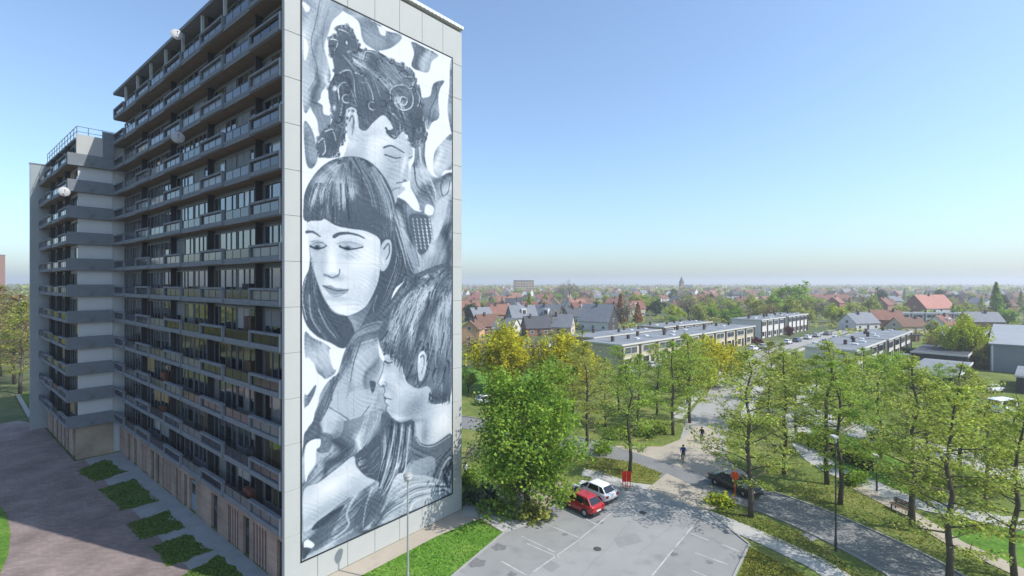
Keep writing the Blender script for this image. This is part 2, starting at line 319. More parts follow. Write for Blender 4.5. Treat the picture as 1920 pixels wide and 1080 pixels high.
    P.hair(ZB((600,160),(640,400),(680,640),(560,960)), ZB((650,280),(700,520),(760,690),(640,860)), 90, .2, .62, 2.4, .5, 4, 15)
    P.hair(ZB((170,640),(150,860),(260,1060)), ZB((230,760),(260,900),(380,1080)), 70, .2, .6, 2.2, .5, 4, 16)
    P.setclip()
    for a, b in ((((160,720),(140,840),(165,960)), .75), (((640,300),(690,460),(740,640),(770,700)), .72), (((180,820),(190,940),(240,1030)), .66), (((230,900),(280,1000),(330,1060)), .62), (((560,820),(540,900),(560,940)), .7), (((660,420),(700,560),(735,700)), .68)): P.stroke(ZB(*a), 2.6, 1.4, b, .8)
    P.fill(ZC((700,160),(780,100),(985,60),(985,400),(600,420),(430,440),(520,330),(600,300)), .40, 1, 1); P.setclip(ZC((700,160),(780,100),(985,60),(985,400),(600,420),(430,440),(520,330),(600,300))); P.hair(ZC((720,150),(640,260),(470,420)), ZC((800,120),(760,240),(600,400)), 60, .2, .6, 2.6, .5, 3, 44); P.setclip()
    neck = ZB((390,910),(520,860),(560,820),(470,1000),(445,1040),(420,980)); P.fill(neck, .62, 1, 2)
    face2 = ZB((165,420),(200,400),(260,390),(330,430),(430,450),(500,460),(570,500),(580,560),(575,700),(550,790),(500,880),(430,925),(370,935),(310,910),(270,850),(235,770),(200,670),(180,560),(170,480))
    P.fill(face2, .9, 1, 1); P.setclip(face2)
    P.blob(*ZB((250,460))[0], 40, 10, 8, .8, .5); P.blob(*ZB((400,545))[0], 24, 12, 12, .66, .75); P.blob(*ZB((225,545))[0], 16, 12, 8, .62, .75)
    P.blob(*ZB((250,650))[0], 11, 40, 8, .7, .75); P.blob(*ZB((310,640))[0], 11, 36, -4, .98, .9); P.blob(*ZB((480,640))[0], 30, 36, 10, .95, .9)
    P.blob(*ZB((550,760))[0], 14, 46, 18, .7, .7); P.blob(*ZB((330,720))[0], 17, 7, 6, .6, .75); P.blob(*ZB((200,640))[0], 8, 32, 14, .74, .7)
    P.blob(*ZB((360,900))[0], 26, 12, 0, .97, .8); P.blob(*ZB((330,840))[0], 26, 6, 8, .66, .6); P.blob(*ZB((440,820))[0], 24, 30, 30, .84, .6); P.blob(*ZB((520,500))[0], 26, 10, 18, .97, .7)
    P.blob(*ZB((400,600))[0], 20, 7, 12, .72, .7)
    P.setclip()
    P.stroke(ZB((165,465),(200,465),(240,490)), 6, 2.4, .38, .9)
    P.stroke(ZB((320,490),(350,475),(400,472),(450,482),(490,500)), 7.5, 2, .36, .92)
    P.fill(ZB((348,545),(390,532),(440,535),(482,548),(430,560),(385,560)), .62, .8, 2); P.stroke(ZB((350,543),(390,530),(435,532),(482,548)), 3.2, 1.8, .3, .9); P.stroke(ZB((355,552),(390,564),(430,562),(478,552)), 1.8, 1.2, .5, .7); P.stroke(ZB((340,530),(380,520),(430,525),(480,538)), 1.8, 1.2, .55, .8); P.fill(ZB((352,540),(390,528),(440,530),(480,545),(435,553),(390,552)), .76, .9, 2); P.stroke(ZB((352,548),(390,560),(432,560),(482,550)), 3.4, 1.8, .26, .95); P.blob(*ZB((394,557))[0], 6.5, 4.5, 5, .15, 1)
    P.fill(ZB((186,548),(212,530),(250,530),(276,542),(250,558),(212,560)), .62, .8, 2); P.stroke(ZB((185,546),(212,528),(250,529),(276,542)), 3.4, 2, .3, .9); P.stroke(ZB((190,520),(220,515),(260,525)), 1.8, 1.2, .5, .8); P.fill(ZB((188,540),(214,527),(250,528),(274,540),(250,548),(214,548)), .74, .9, 2); P.stroke(ZB((186,546),(214,558),(250,556),(276,543)), 3.4, 1.8, .26, .95); P.blob(*ZB((224,552))[0], 6, 5, 0, .15, 1)
    P.stroke(ZB((252,620),(250,660),(262,700),(285,715)), 2.0, 1.6, .66, .6); P.stroke(ZB((285,712),(310,722),(345,705),(350,675)), 3.4, 2, .45, .85); P.blob(*ZB((270,708))[0], 5, 3, 10, .4, .8)
    P.fill(ZB((260,770),(300,765),(330,780),(400,790),(370,820),(320,832),(280,800)), .58, .95, 2); P.stroke(ZB((258,768),(300,785),(340,795),(400,790)), 3, 1.6, .36, .9); P.stroke(ZB((290,812),(325,822),(365,815)), 2.6, 1.6, .74, .7)
    P.stroke(ZB((180,560),(205,680),(240,790),(275,860),(320,915),(380,935)), 1.6, 1.4, .5, .8)
    ear2 = ZB((575,600),(590,530),(630,505),(645,560),(630,640),(600,685),(578,670)); P.fill(ear2, .8, 1, 1); P.stroke(ZB((600,560),(625,530),(630,580),(610,620)), 3, 2, .45, .8); P.stroke(ZB((590,610),(600,650)), 2, 2, .95, .8)
    fringe = ZB((150,395),(150,300),(175,210),(220,130),(300,65),(400,42),(500,60),(590,140),(640,230),(660,330),(665,420),(650,500),(600,505),(565,490),(500,462),(450,450),(380,430),(330,420),(290,400),(270,375),(250,400),(200,402))
    P.fill(fringe, .37, 1, 1); P.setclip(fringe)
    P.hair(ZB((330,70),(200,200),(165,400)), ZB((420,50),(420,230),(430,440)), 130, .2, .66, 2.4, .5, 3, 25)
    P.hair(ZB((420,50),(520,230),(560,480)), ZB((520,70),(630,260),(650,490)), 100, .22, .66, 2.4, .5, 3, 26)
    for x, y, rx, ry, r in ((250,160,22,12,-40),(330,200,10,26,5),(260,250,9,26,12),(430,240,9,24,-6),(210,260,7,26,20),(370,230,7,26,0),(300,110,16,9,-30)): P.blob(*ZB((x, y))[0], rx, ry, r, .84, .62)
    P.hair(ZB((330,90),(220,220),(190,330)), ZB((400,80),(420,200),(440,300)), 60, .66, .92, 1.5, .5, 3, 27)
    P.blob(*ZB((370,110))[0], 20, 18, 0, .35, .6); P.hair(ZB((215,190),(180,300),(165,400)), ZB((440,200),(470,330),(520,460)), 60, .18, .34, 1.3, .4, 2, 28)
    P.stroke(ZB((430,50),(470,130),(480,230)), 3, 1.5, .28, .8); P.hair(ZB((520,100),(600,280),(640,480)), ZB((560,110),(640,260),(665,440)), 26, .55, .8, 1.5, .6, 3, 29)
    P.setclip()
    # --- cloth at the lower left and shoulder of the middle figure
    cloth(ZC((155,430),(200,460),(300,520),(330,640),(300,680),(260,690),(215,650),(205,600),(160,575)), .5, [(ZC((165,450),(200,570),(270,680)), ZC((260,500),(290,560),(320,650)))], .3, .7, 3, seed=101, n=30)
    cloth(ZC((155,780),(215,725),(210,770),(180,830),(155,860)), .42, [(ZC((160,790),(160,850)), ZC((210,735),(195,800)))], .3, .6, 2.5, seed=102, n=12)
    shoulder = ZC((600,370),(520,375),(450,420),(400,490),(370,560),(340,660),(300,690),(250,760),(215,860),(200,930),(155,990),(155,1060),(240,1080),(560,1080),(700,900),(620,640),(575,560),(570,440))
    P.fill(shoulder, .63, 1, 1); P.setclip(shoulder)
    P.fill(ZC((360,640),(300,800),(250,900),(250,930),(330,1010),(440,960),(560,800),(560,500),(480,480)), .73, .9, 3)
    P.fill(ZC((540,470),(600,560),(590,760),(540,720)), .68, .9, 2); P.fill(ZC((440,620),(560,520),(560,720),(420,760),(380,830)), .6, .8, 3)
    P.fill(ZC((300,860),(345,880),(320,960),(290,990),(245,940)), .84, .9, 1); P.fill(ZC((520,705),(555,715),(535,775)), .34, .95, 1)
    P.fill(ZC((240,1000),(320,1010),(320,1080),(230,1080)), .44, .9, 1)
    P.hair(ZC((590,380),(440,440),(360,600),(220,880)), ZC((560,460),(440,500),(400,600),(330,700)), 46, .4, .8, 2.2, .4, 3, 103)
    P.hair(ZC((340,670),(230,850),(160,1040)), ZC((300,700),(300,800),(230,960)), 40, .32, .62, 3, .5, 3, 104)
    for a in (((400,490),(440,430),(520,390),(590,380)), ((470,480),(430,600),(410,710)), ((340,690),(300,800),(240,930)), ((290,850),(350,885),(440,930),(520,840))): P.stroke(ZC(*a), 2.2, 1.4, .36, .8)
    for a in (((270,780),(420,760),(580,735)), ((340,760),(340,880)), ((430,620),(430,900))): P.stroke(ZC(*a), 1, 1, .56, .6, False)
    P.setclip()
    # --- lower drapery, forearm and sleeves
    low = ZD((165,240),(240,130),(280,100),(420,100),(560,60),(660,20),(720,60),(760,100),(860,95),(900,200),(960,240),(1040,235),(1095,180),(1100,560),(160,985))
    P.fill(low, .55, 1, 1); P.setclip(low)
    P.fill(ZD((280,40),(380,60),(420,110),(400,190),(340,210),(270,120)), .72, .8, 2); P.fill(ZD((270,180),(345,190),(330,290),(250,290)), .42, .9, 1)
    P.hair(ZD((170,500),(300,330),(480,180)), ZD((180,540),(380,390),(500,290)), 60, .35, .75, 3, .5, 3, 111)
    P.fill(ZD((490,330),(540,270),(640,190),(660,260),(640,460),(580,460),(520,410)), .34, .95, 2)
    P.hair(ZD((500,340),(560,300),(640,220)), ZD((560,440),(600,430),(650,360)), 34, .24, .6, 3, .5, 3, 112)
    P.hair(ZD((560,60),(520,180),(490,290)), ZD((660,40),(640,120),(560,250)), 70, .55, .85, 2.4, .5, 3, 113)
    P.fill(ZD((660,60),(720,60),(800,110),(860,100),(850,260),(800,400),(720,480),(640,640),(560,790),(520,790),(600,620),(640,450),(660,260)), .4, .95, 2)
    P.hair(ZD((680,100),(670,330),(600,620),(520,800)), ZD((850,110),(840,300),(760,420),(660,620)), 120, .2, .72, 3, .55, 4, 114)
    for k in range(6): P.stroke(ZD((720+k*24,100+k*4),(700+k*25,250),(650+k*30,430),(600+k*22,620-k*16)), 3.2, 1.6, .72 if k % 2 else .26, .8)
    P.fill(ZD((860,200),(900,230),(960,245),(1040,238),(1098,180),(1098,500),(1040,470),(980,440),(860,440),(850,320)), .42, .95, 1)
    P.hair(ZD((870,230),(980,280),(1090,220)), ZD((860,420),(960,420),(1090,300)), 50, .25, .66, 3, .5, 3, 115)
    P.fill(ZD((860,360),(990,330),(980,440),(850,440)), .66, .8, 3)
    for k in range(4): P.stroke(ZD((990+k*32,450+k*8),(1040+k*18,340+k*30),(1095,280+k*45)), 4, 3, .7 if k % 2 else .28, .8)
    arm = ZD((170,540),(260,490),(380,400),(480,325),(500,390),(560,450),(620,480),(560,520),(460,590),(380,640),(280,720),(180,800),(165,740)); P.fill(arm, .88, 1, 2); P.setclip(arm)
    P.blob(*ZD((430,590))[0], 60, 10, -33, .6, .7); P.blob(*ZD((250,700))[0], 50, 10, -36, .62, .7); P.blob(*ZD((330,520))[0], 70, 12, -35, .97, .8); P.blob(*ZD((520,480))[0], 20, 12, -10, .78, .6); P.setclip(low)
    P.hair(ZD((620,480),(430,620),(180,830)), ZD((640,560),(500,760),(230,930)), 120, .3, .78, 3.2, .5, 4, 116)
    P.fill(ZD((420,630),(380,700),(300,760),(220,790),(260,730)), .26, .9, 3); P.fill(ZD((330,720),(400,680),(330,830),(230,900),(200,860)), .36, .7, 4)
    P.stroke(ZD((500,560),(440,680),(450,760),(360,840)), 5, 3, .8, .7); P.stroke(ZD((600,520),(560,640),(540,770)), 4, 2, .76, .7); P.stroke(ZD((560,600),(500,700),(490,790)), 3, 2, .3, .7)
    slv = ZD((640,700),(700,560),(760,440),(830,440),(960,450),(1060,490),(1075,520),(1095,555),(560,790)); P.fill(slv, .76, .95, 2); P.setclip(slv)
    P.hair(ZD((660,700),(760,480),(860,450)), ZD((600,780),(760,640),(1080,530)), 100, .42, .95, 2.6, .5, 3, 117)
    for k in range(5): P.stroke(ZD((760+k*20,560+k*26),(880,500+k*26),(1060,500+k*12)), 2.4, 1.6, .42 if k % 2 else .95, .75)
    P.setclip()
    for q in (ZD((175,20),(240,0),(240,40),(200,130),(175,160)), ZD((178,265),(255,215),(245,300),(240,370),(200,430),(178,480))): P.fill(q, .97, 1, 1)
    P.fill(ZC((160,580),(205,605),(225,655),(262,690),(250,740),(215,725),(160,780)), .97, 1, 1); P.fill(ZC((295,525),(350,520),(365,550),(345,620),(320,640),(300,590)), .97, 1, 1)
    P.fill(ZC((180,840),(210,790),(235,800),(215,870),(160,940),(158,880)), .97, 1, 1)
    P.fill(ZC((175,1050),(240,1030),(232,1080),(165,1080)), .97, 1, 1); P.fill(ZD((168,870),(195,850),(235,880),(215,905),(175,905)), .97, 1, 1)
    P.fill(ZD((160,905),(215,908),(190,950),(162,975)), .3, 1, 1)
    # --- seated boy in profile at the lower right
    face3 = ZC((598,545),(640,560),(690,600),(720,700),(790,740),(860,740),(880,820),(975,800),(975,990),(900,1050),(800,1060),(780,960),(760,920),(700,938),(660,922),(630,892),(612,862),(620,838),(603,818),(612,800),(597,782),(606,762),(600,740),(578,732),(566,713),(580,682),(596,632),(603,586))
    P.fill(face3, .84, 1, 1); P.setclip(face3)
    P.blob(*ZC((690,740))[0], 22, 30, 15, .92, .85); P.blob(*ZC((770,850))[0], 26, 44, 40, .52, .85); P.blob(*ZC((640,870))[0], 10, 8, 0, .64, .7); P.blob(*ZC((830,1000))[0], 10, 40, 5, .52, .85)
    P.blob(*ZC((935,920))[0], 22, 40, 0, .97, .95); P.blob(*ZC((700,640))[0], 10, 26, 0, .56, .8); P.blob(*ZC((650,800))[0], 7, 20, 10, .66, .7); P.blob(*ZC((680,912))[0], 16, 6, 10, .95, .8); P.blob(*ZC((585,700))[0], 5, 12, 20, .97, .9)
    P.blob(*ZC((625,610))[0], 10, 10, 0, .56, .8); P.blob(*ZC((620,740))[0], 8, 8, 0, .62, .8); P.blob(*ZC((740,930))[0], 26, 5, -5, .5, .8)
    P.setclip()
    P.stroke(ZC((600,552),(622,548),(655,566)), 4.2, 1.6, .3, .9); P.stroke(ZC((606,592),(622,602),(648,598)), 3.2, 1.4, .22, .95); P.stroke(ZC((610,578),(632,582)), 1.6, 1, .5, .7)
    P.blob(*ZC((596,730))[0], 3.4, 2, 0, .25, .95); P.stroke(ZC((606,708),(616,722),(604,738)), 1.8, 1.2, .5, .8); P.stroke(ZC((600,800),(622,802),(642,808)), 2.4, 1.2, .3, .9); P.stroke(ZC((610,838),(630,842)), 2.2, 1.2, .55, .7)
    P.stroke(ZC((600,590),(595,635),(578,684),(565,713),(578,733),(600,741),(605,762),(597,782),(611,800),(603,818),(619,838),(612,862),(630,893),(662,923),(700,938),(760,920)), 1.4, 1.4, .4, .8)
    hair3 = ZC((985,90),(880,95),(800,130),(760,190),(690,250),(640,310),(600,370),(570,430),(575,500),(600,545),(640,560),(690,600),(720,690),(740,720),(790,745),(850,735),(870,790),(860,830),(920,830),(975,790),(985,600))
    P.fill(hair3, .46, 1, 1); P.setclip(hair3)
    P.hair(ZC((800,130),(680,270),(590,500)), ZC((960,100),(780,330),(700,640)), 170, .25, .8, 2.2, .5, 10, 35)
    P.hair(ZC((960,100),(860,330),(760,720)), ZC((985,160),(980,420),(900,820)), 160, .25, .78, 2.2, .5, 10, 36)
    P.hair(ZC((760,200),(690,320),(640,450)), ZC((840,180),(780,320),(720,480)), 50, .7, .92, 1.6, .5, 9, 37)
    P.hair(ZC((900,200),(870,350),(860,480)), ZC((970,220),(940,380),(930,560)), 36, .68, .86, 1.6, .5, 9, 38)
    P.blob(*ZC((720,560))[0], 14, 26, -15, .3, .7); P.blob(*ZC((900,620))[0], 14, 22, 0, .32, .7); P.blob(*ZC((780,690))[0], 22, 8, 20, .32, .7); P.blob(*ZC((910,800))[0], 14, 8, 0, .34, .7)
    P.setclip()
    rq = np.random.RandomState(8)
    for (x0, y0), (x1, y1) in zip(hair1, hair1[1:]+hair1[:1]):
        for k in range(2):
            t = rq.rand(); x, y = x0+(x1-x0)*t, y0+(y1-y0)*t
            if 668 < x < 745 and 200 < y < 262: continue
            rr_ = 2.2+2.6*rq.rand(); P.fill([(x+rr_*math.cos(a), y+rr_*math.sin(a)) for a in np.linspace(0, 5.6, 8)], .3+.14*rq.rand(), .9, 1); P.stroke([(x+rr_*.7*math.cos(a), y+rr_*.7*math.sin(a)) for a in np.linspace(2, 5, 6)], 1.2, .8, .66, .8)
    for i in range(26):
        x, y = ZC((850+120*rq.rand(), 790+30*rq.rand()))[0]; P.stroke([(x, y-8), (x-1+2*rq.rand(), y), (x-3+4*rq.rand(), y+5+5*rq.rand())], 2.2, .5, .3, .8)
    for i in range(24):
        x, y = ZC((590+140*rq.rand(), 0))[0]; y = ZC((0, 500+(x-716)*3*.9+30*rq.rand()))[0][1]; P.stroke([(x+2, y-9), (x, y), (x-2+2*rq.rand(), y+6+5*rq.rand())], 2.2, .5, .3, .8)
    P.setclip(hair3)
    for i in range(34):
        x, y = 600+370*rq.rand(), 130+620*rq.rand(); a = 1.95+.3*(780-x)/200+rq.randn()*.15; L = 80+110*rq.rand(); k = rq.randn()*.25
        q = [(x, y), (x+L*.5*math.cos(a), y+L*.5*math.sin(a)), (x+L*math.cos(a+k), y+L*math.sin(a+k))]; P.stroke(ZC(*q), 2+3*rq.rand(), .6, .22 if rq.rand() < .6 else .7, .45)
    P.setclip(hair1)
    for i in range(60):
        x, y = 300+520*rq.rand(), 260+560*rq.rand(); a = rq.rand()*6.28; rr_ = 12+22*rq.rand(); q = [(x+rr_*math.cos(a+t*.9)*(1-t*.12), y+rr_*math.sin(a+t*.9)*(1-t*.12)) for t in range(6)]
        P.stroke(ZA(*q), 2.4, 1.2, .58 if rq.rand() < .45 else .24, .45)
    P.setclip()
    ear3 = ZC((790,590),(800,545),(825,535),(838,570),(835,640),(815,700),(795,690)); P.fill(ear3, .82, 1, 1); P.stroke(ZC((805,570),(822,560),(825,610),(810,660)), 3, 2, .44, .8); P.stroke(ZC((797,600),(802,555),(825,542)), 1.8, 1.6, .96, .8)
    P.fill(ZC((780,1020),(810,1055),(880,1060),(975,1000),(985,1080),(780,1080)), .42, 1, 1)
    for k in range(3): P.stroke(ZC((782,1010+k*8),(810,1048+k*8),(880,1052+k*8),(972,992+k*10)), 1.8, 1.8, .72 if k % 2 == 0 else .32, .7)
    # --- brush grain
    n = rg.rand(MH//4+2, MW//4+2).astype(np.float32); n = np.kron(n, np.ones((4, 4), np.float32))[:MH, :MW]; n = P.blur(n, 3)
    P.c = np.clip(P.c+(n-.5)*.08*(P.c < .9), 0, 1)
    # folds: warped ridges through the mid tones, and skin a tone below the bare white ground
    def field(k, sd):
        rf = np.random.RandomState(sd); a = rf.rand(MH//k+3, MW//k+3); yy, xx = np.mgrid[0:MH, 0:MW]/k; j, i = yy.astype(int), xx.astype(int); b, c = yy-j, xx-i; b, c = b*b*(3-2*b), c*c*(3-2*c)
        return a[j, i]*(1-b)*(1-c)+a[j, i+1]*(1-b)*c+a[j+1, i]*b*(1-c)+a[j+1, i+1]*b*c
    yy, xx = np.mgrid[0:MH, 0:MW]; wv = (xx*.92+yy*.30)/30+field(170, 1)*9+field(70, 2)*3.2+field(30, 3)*.7
    skin = np.maximum(np.maximum(P.blur(P.mask(face1), 2), P.blur(P.mask(face2), 2)), np.maximum(P.blur(P.mask(face3), 2), P.blur(P.mask(arm), 2)))
    mid = np.clip((P.c-.40)/.1, 0, 1)*np.clip((.80-P.c)/.1, 0, 1)*(1-skin)*np.clip(field(90, 8)*1.8-.3, 0, 1); fold = np.sin(wv)
    P.c = P.c+mid*(.21*fold+.06*np.sin(wv*2.7+1))
    sk = np.clip((P.c-.7)/.1, 0, 1)*np.clip((.965-P.c)/.02, 0, 1); P.c = P.c-sk*(.055+.07*(field(44, 5)-.4))
    hatch = np.sin((xx*.5-yy*.86)/2.6+field(80, 9)*14)*np.clip(field(36, 10)*2-.8, 0, 1)
    P.c = P.c+.035*hatch*(P.c < .92)
    lowm = np.clip((.955-P.c)/.03, 0, 1); P.c = P.c*(1-lowm)+(.56+(P.c-.56)*1.17-.005)*lowm
    return np.clip(P.c, 0, 1)
# ---------------------------------------------------------------- apartment tower
conc = mat('concrete_grey', (.165,.185,.205), .85, .14, 1.6, .3, 30, dirt=((.11,.115,.12), .8, .6))
concu = mat('concrete_soffit', (.18,.15,.115), .9, .2, .9)
panelm = mat('pale_wall_panel', (.40,.405,.39), .75, .05, .5, .1, 20, dirt=((.345,.35,.335), .35, .58))
whitew = mat('white_render', (.52,.53,.535), .8, .05, .8)
framew = mat('window_frame_white', (.62,.63,.64), .5, .05); frameg = mat('window_frame_grey', (.15,.155,.16), .5, .08)
framed = mat('window_frame_dark', (.05,.05,.055), .5, .1)
gdark = glassmat('glass_dark', (.012,.014,.017)); gmid = glassmat('glass_blue', (.035,.045,.055)); gcurt = glassmat('glass_curtain', (.24,.235,.22), .12, .7); gwarm = glassmat('glass_warm', (.10,.075,.045), .08, .8)
railg = glassmat('rail_panel_glass', (.03,.034,.05), .14, .2); railp = glassmat('rail_panel_frosted', (.12,.13,.14), .3, .1); railk = glassmat('rail_panel_dark', (.012,.013,.016), .12, .1); raild = mat('rail_metal_dark', (.03,.032,.036), .5, .1)
divm = mat('divider_dark', (.035,.035,.038), .8, .2); woodr = mat('cabinet_redwood', (.14,.05,.028), .7, .3, 2); woodd = mat('cabinet_brown', (.06,.035,.022), .7, .3, 2)
brickt = brickmat('ground_floor_brick', (.34,.235,.18), (.27,.185,.14), (.33,.3,.27), 1, .22, .075, rot=R(90)); slatm = mat('slat_pinkwood', (.36,.25,.21), .8, .2, 3)
capm = mat('parapet_metal', (.62,.62,.61), .5, .08)
PITCH, Z0, NB, BW = 2.8, 3.5, 9, 4.4
TL, TWID = 39.6, 15.0
tower = empty('apartment_tower', (C0[0], C0[1], 0), BROT, 'tall concrete apartment slab with a painted mural on its end wall', 'apartment block')
MB().box(1.0, 15, .32, TL, 3.5, 39.9).box(1.55, 15, .32, TL, 0, 3.5).build('core_wall', conc, tower)
rows = [0.0, Z0]+[Z0+PITCH*(i+1) for i in range(13)]
pw = TWID/7
pm = {}
for r in range(14):
    z0, z1 = rows[r], rows[r+1]
    if r == 0: z0 = .0
    key = round(z1-z0, 2)
    if key not in pm:
        b = MB(); e = .005
        b.v = [(e,.3,e),(pw-e,.3,e),(pw-e,.3,key-e),(e,.3,key-e),(e,.03,e),(pw-e,.03,e),(pw-e,.03,key-e),(e,.03,key-e),(e+.016,0,e+.016),(pw-e-.016,0,e+.016),(pw-e-.016,0,key-e-.016),(e+.016,0,key-e-.016)]
        b.f = [(0,3,2,1),(8,9,10,11)]+[(4+i,4+(i+1)%4,8+(i+1)%4,8+i) for i in range(4)]+[(i,(i+1)%4,4+(i+1)%4,4+i) for i in range(4)]
        pm[key] = b.mesh('wall_panel', panelm)
    for c in range(7): inst('wall_panel', pm[key], tower, (c*pw, 0, z0))
MB().box(-.12, 15.12, .36, TL+.1, 39.9, 40.18).build('roof_slab', conc, tower)
cap = MB().box(-.05, 15.1, -.12, .42, 40.19, 40.45)
for i in range(38): cap.box(i*.4, i*.4+.16, -.15, -.12, 40.2, 40.42)
cap.build('parapet_cap', capm, tower)
MB().box(4, 9, 14, 22, 40.18, 42.6).build('lift_housing', conc, tower)
slab_me = MB().box(-.03, 1.5, .32, TL, 0, .2).mesh('floor_slab', conc); slab_me.materials.append(concu); slab_me.polygons[0].material_index = 1
for n in range(13): inst('floor_slab', slab_me, tower, (0, 0, Z0+PITCH*n))
def balc_framed(w, zt=1.16):
    b = MB(); p = .17
    b.box(-.13, .1, .0, p, .06, zt); b.box(-.13, .1, w-p, w, .06, zt); b.box(-.15, .12, p, w-p, zt-.15, zt-.002); b.box(-.11, .1, p, w-p, .06, .36)
    return b.mesh('balcony_parapet', conc)
def balc_plain(w):
    b = MB(); b.box(-.06, .1, 0, .1, .2, .95); b.box(-.06, .1, w-.1, w, .2, .95); b.box(-.05, .08, .1, w-.1, .2, .38)
    return b.mesh('balcony_parapet', conc)
def panels(w, z0, z1, n=3, x=0.02, p=.24):
    s = (w-2*p)/n; return [(MB().box(x-.012, x+.012, p+i*s+.05, p+(i+1)*s-.05, z0+.02, z1-.03)) for i in range(n)]
def railbars(w, z0, z1, n=3, x=.02, p=.24):
    s = (w-2*p)/n; b = MB(); b.box(x-.03, x+.03, p-.03, w-p+.03, z1-.03, z1+.02)
    for i in range(n+1): b.box(x-.025, x+.025, p+i*s-.025, p+i*s+.025, z0, z1-.03)
    return b
fr_me, pl_me = balc_framed(BW), balc_plain(BW)
fr_bar, pl_bar = railbars(BW, .37, .98).mesh('rail', raild), railbars(BW, .38, 1.02).mesh('rail', raild)
fr_pan = [b.mesh('rail_panel', railg) for b in panels(BW, .37, .98)]; pl_pan = [b.mesh('rail_panel', railg) for b in panels(BW, .38, 1.02)]
def joinb(bs, nm, m):
    b = MB()
    for q in bs: n = len(b.v); b.v += q.v; b.f += [tuple(i+n for i in f) for f in q.f]
    return b.mesh(nm, m)
fr_all, pl_all = joinb(panels(BW, .37, .98), 'rail_panels', railg), joinb(panels(BW, .38, 1.02), 'rail_panels', railg)
def winset(w, cuts, kneewall):
    """white framed glazing across one bay, at x=0; returns frame mesh and one mesh per pane"""
    b = MB(); zs = kneewall; zt = 2.46
    b.box(-.05, .06, .05, w-.05, zt, zt+.12)
    b.box(-.05, .06, .05, w-.05, .2, .2+max(.08, zs-.2))
    ps = []
    for i, c in enumerate(cuts): b.box(-.05, .05, c-.04, c+.04, .2+max(.08, zs-.2), zt)
    for a, c in zip(cuts[:-1], cuts[1:]): ps.append(MB().box(.0, .02, a+.04, c-.04, .2+max(.08, zs-.2), zt))
    return b, ps
WS = [winset(BW, (.12,1.1,2.0,3.3,4.28), .25), winset(BW, (.12,1.5,2.3,3.2,4.28), .8), winset(BW, (.12,.9,2.2,3.4,4.28), .25)]
WSm = [(b.mesh('window', frameg), [p.mesh('pane', gdark) for p in ps], joinb(ps, 'panes', gdark)) for b, ps in WS]
div_me = MB().box(.45, .95, -.05, .05, .2, 2.8).mesh('balcony_divider', divm)
cab_me = MB().box(.45, .86, 0, 1.15, .2, 1.9).box(.43, .45, .03, .55, .25, 1.85).box(.43, .45, .6, 1.12, .25, 1.85).mesh('balcony_cabinet', woodr)
rr = random.Random(5)
PM = [gdark, gdark, gmid, gmid, gcurt, gwarm, gdark]
blindm = [mat('blind_pale', (.30,.30,.29), .8, .06), mat('blind_grey', (.2,.21,.22), .8, .06), mat('blind_ochre', (.34,.24,.11), .8, .1)]
blm = [MB().box(-.03, -.005, .2, 1.95, z, 2.44).mesh('blind', blindm[0]) for z in (1.2, 1.7, .9)]+[MB().box(-.03, -.005, 2.1, 4.2, z, 2.44).mesh('blind', blindm[0]) for z in (1.4, 1.0)]
def do_balconies(root, nfl, nb, bw, y0, sets, individual, far_merge=True):
    frm, plm, frb, plb, frp, plp, fra, pla = sets
    for n in range(nfl):
        zb = Z0+PITCH*n
        for i in range(nb):
            A = i % 2 == 0; y = y0+i*bw
            o = inst('balcony_parapet', frm if A else plm, root, (0, y, zb))
            inst('rail', frb if A else plb, o)
            if i < individual:
                rm = rr.choice([railg, railg, railk, railk, railp])
                for pmx in (frp if A else plp): setmat(inst('rail_panel', pmx, o), rm)
            else: inst('rail_panels', fra if A else pla, o)
            w, ps, allp = WSm[(i+(n*7 % 3 == 0)) % 3]
            wo = inst('window', w, root, (.92, y+(bw-BW)/2, zb))
            if rr.random() < .22: setmat(inst('blind', rr.choice(blm), wo), rr.choice(blindm))
            if i < min(individual, 5):
                for p in ps: q = inst('pane', p, wo); setmat(q, rr.choice(PM))
            else: q = inst('panes', allp, wo); setmat(q, rr.choice(PM[:4]))
do_balconies(tower, 13, 8, BW, .33, (fr_me, pl_me, fr_bar, pl_bar, fr_pan, pl_pan, fr_all, pl_all), 6)
LASTW = TL-.33-8*BW
lw = (balc_framed(LASTW), railbars(LASTW, .37, .98).mesh('rail', raild), joinb(panels(LASTW, .37, .98), 'rail_panels', railg))
for n in range(13):
    o = inst('balcony_parapet', lw[0], tower, (0, .33+8*BW, Z0+PITCH*n)); inst('rail', lw[1], o); inst('rail_panels', lw[2], o)
    wo = inst('window', WSm[0][0], tower, (.92, .23+8*BW-.2, Z0+PITCH*n)); inst('panes', WSm[0][2], wo)
    for k in (1, 3, 5, 7): inst('balcony_divider', div_me, tower, (0, .33+k*BW+(.0 if k > 1 else .3), Z0+PITCH*n))
    for y in (5.9, 23.4):
        if rr.random() < .62: setmat(inst('balcony_cabinet', cab_me, tower, (rr.uniform(-.1,.1), y+rr.uniform(-.9,.9), Z0+PITCH*n-.001), scale=(rr.uniform(.8,1.1), rr.uniform(.7,1.2), rr.uniform(.6,1.05))), rr.choice([woodr, woodr, woodd, divm]))
# roof edge posts above the top balconies
for k in range(9): MB().box(.05, .25, .4+k*BW, .6+k*BW, Z0+PITCH*12+.2, 39.9).build('roof_post', panelm, tower)
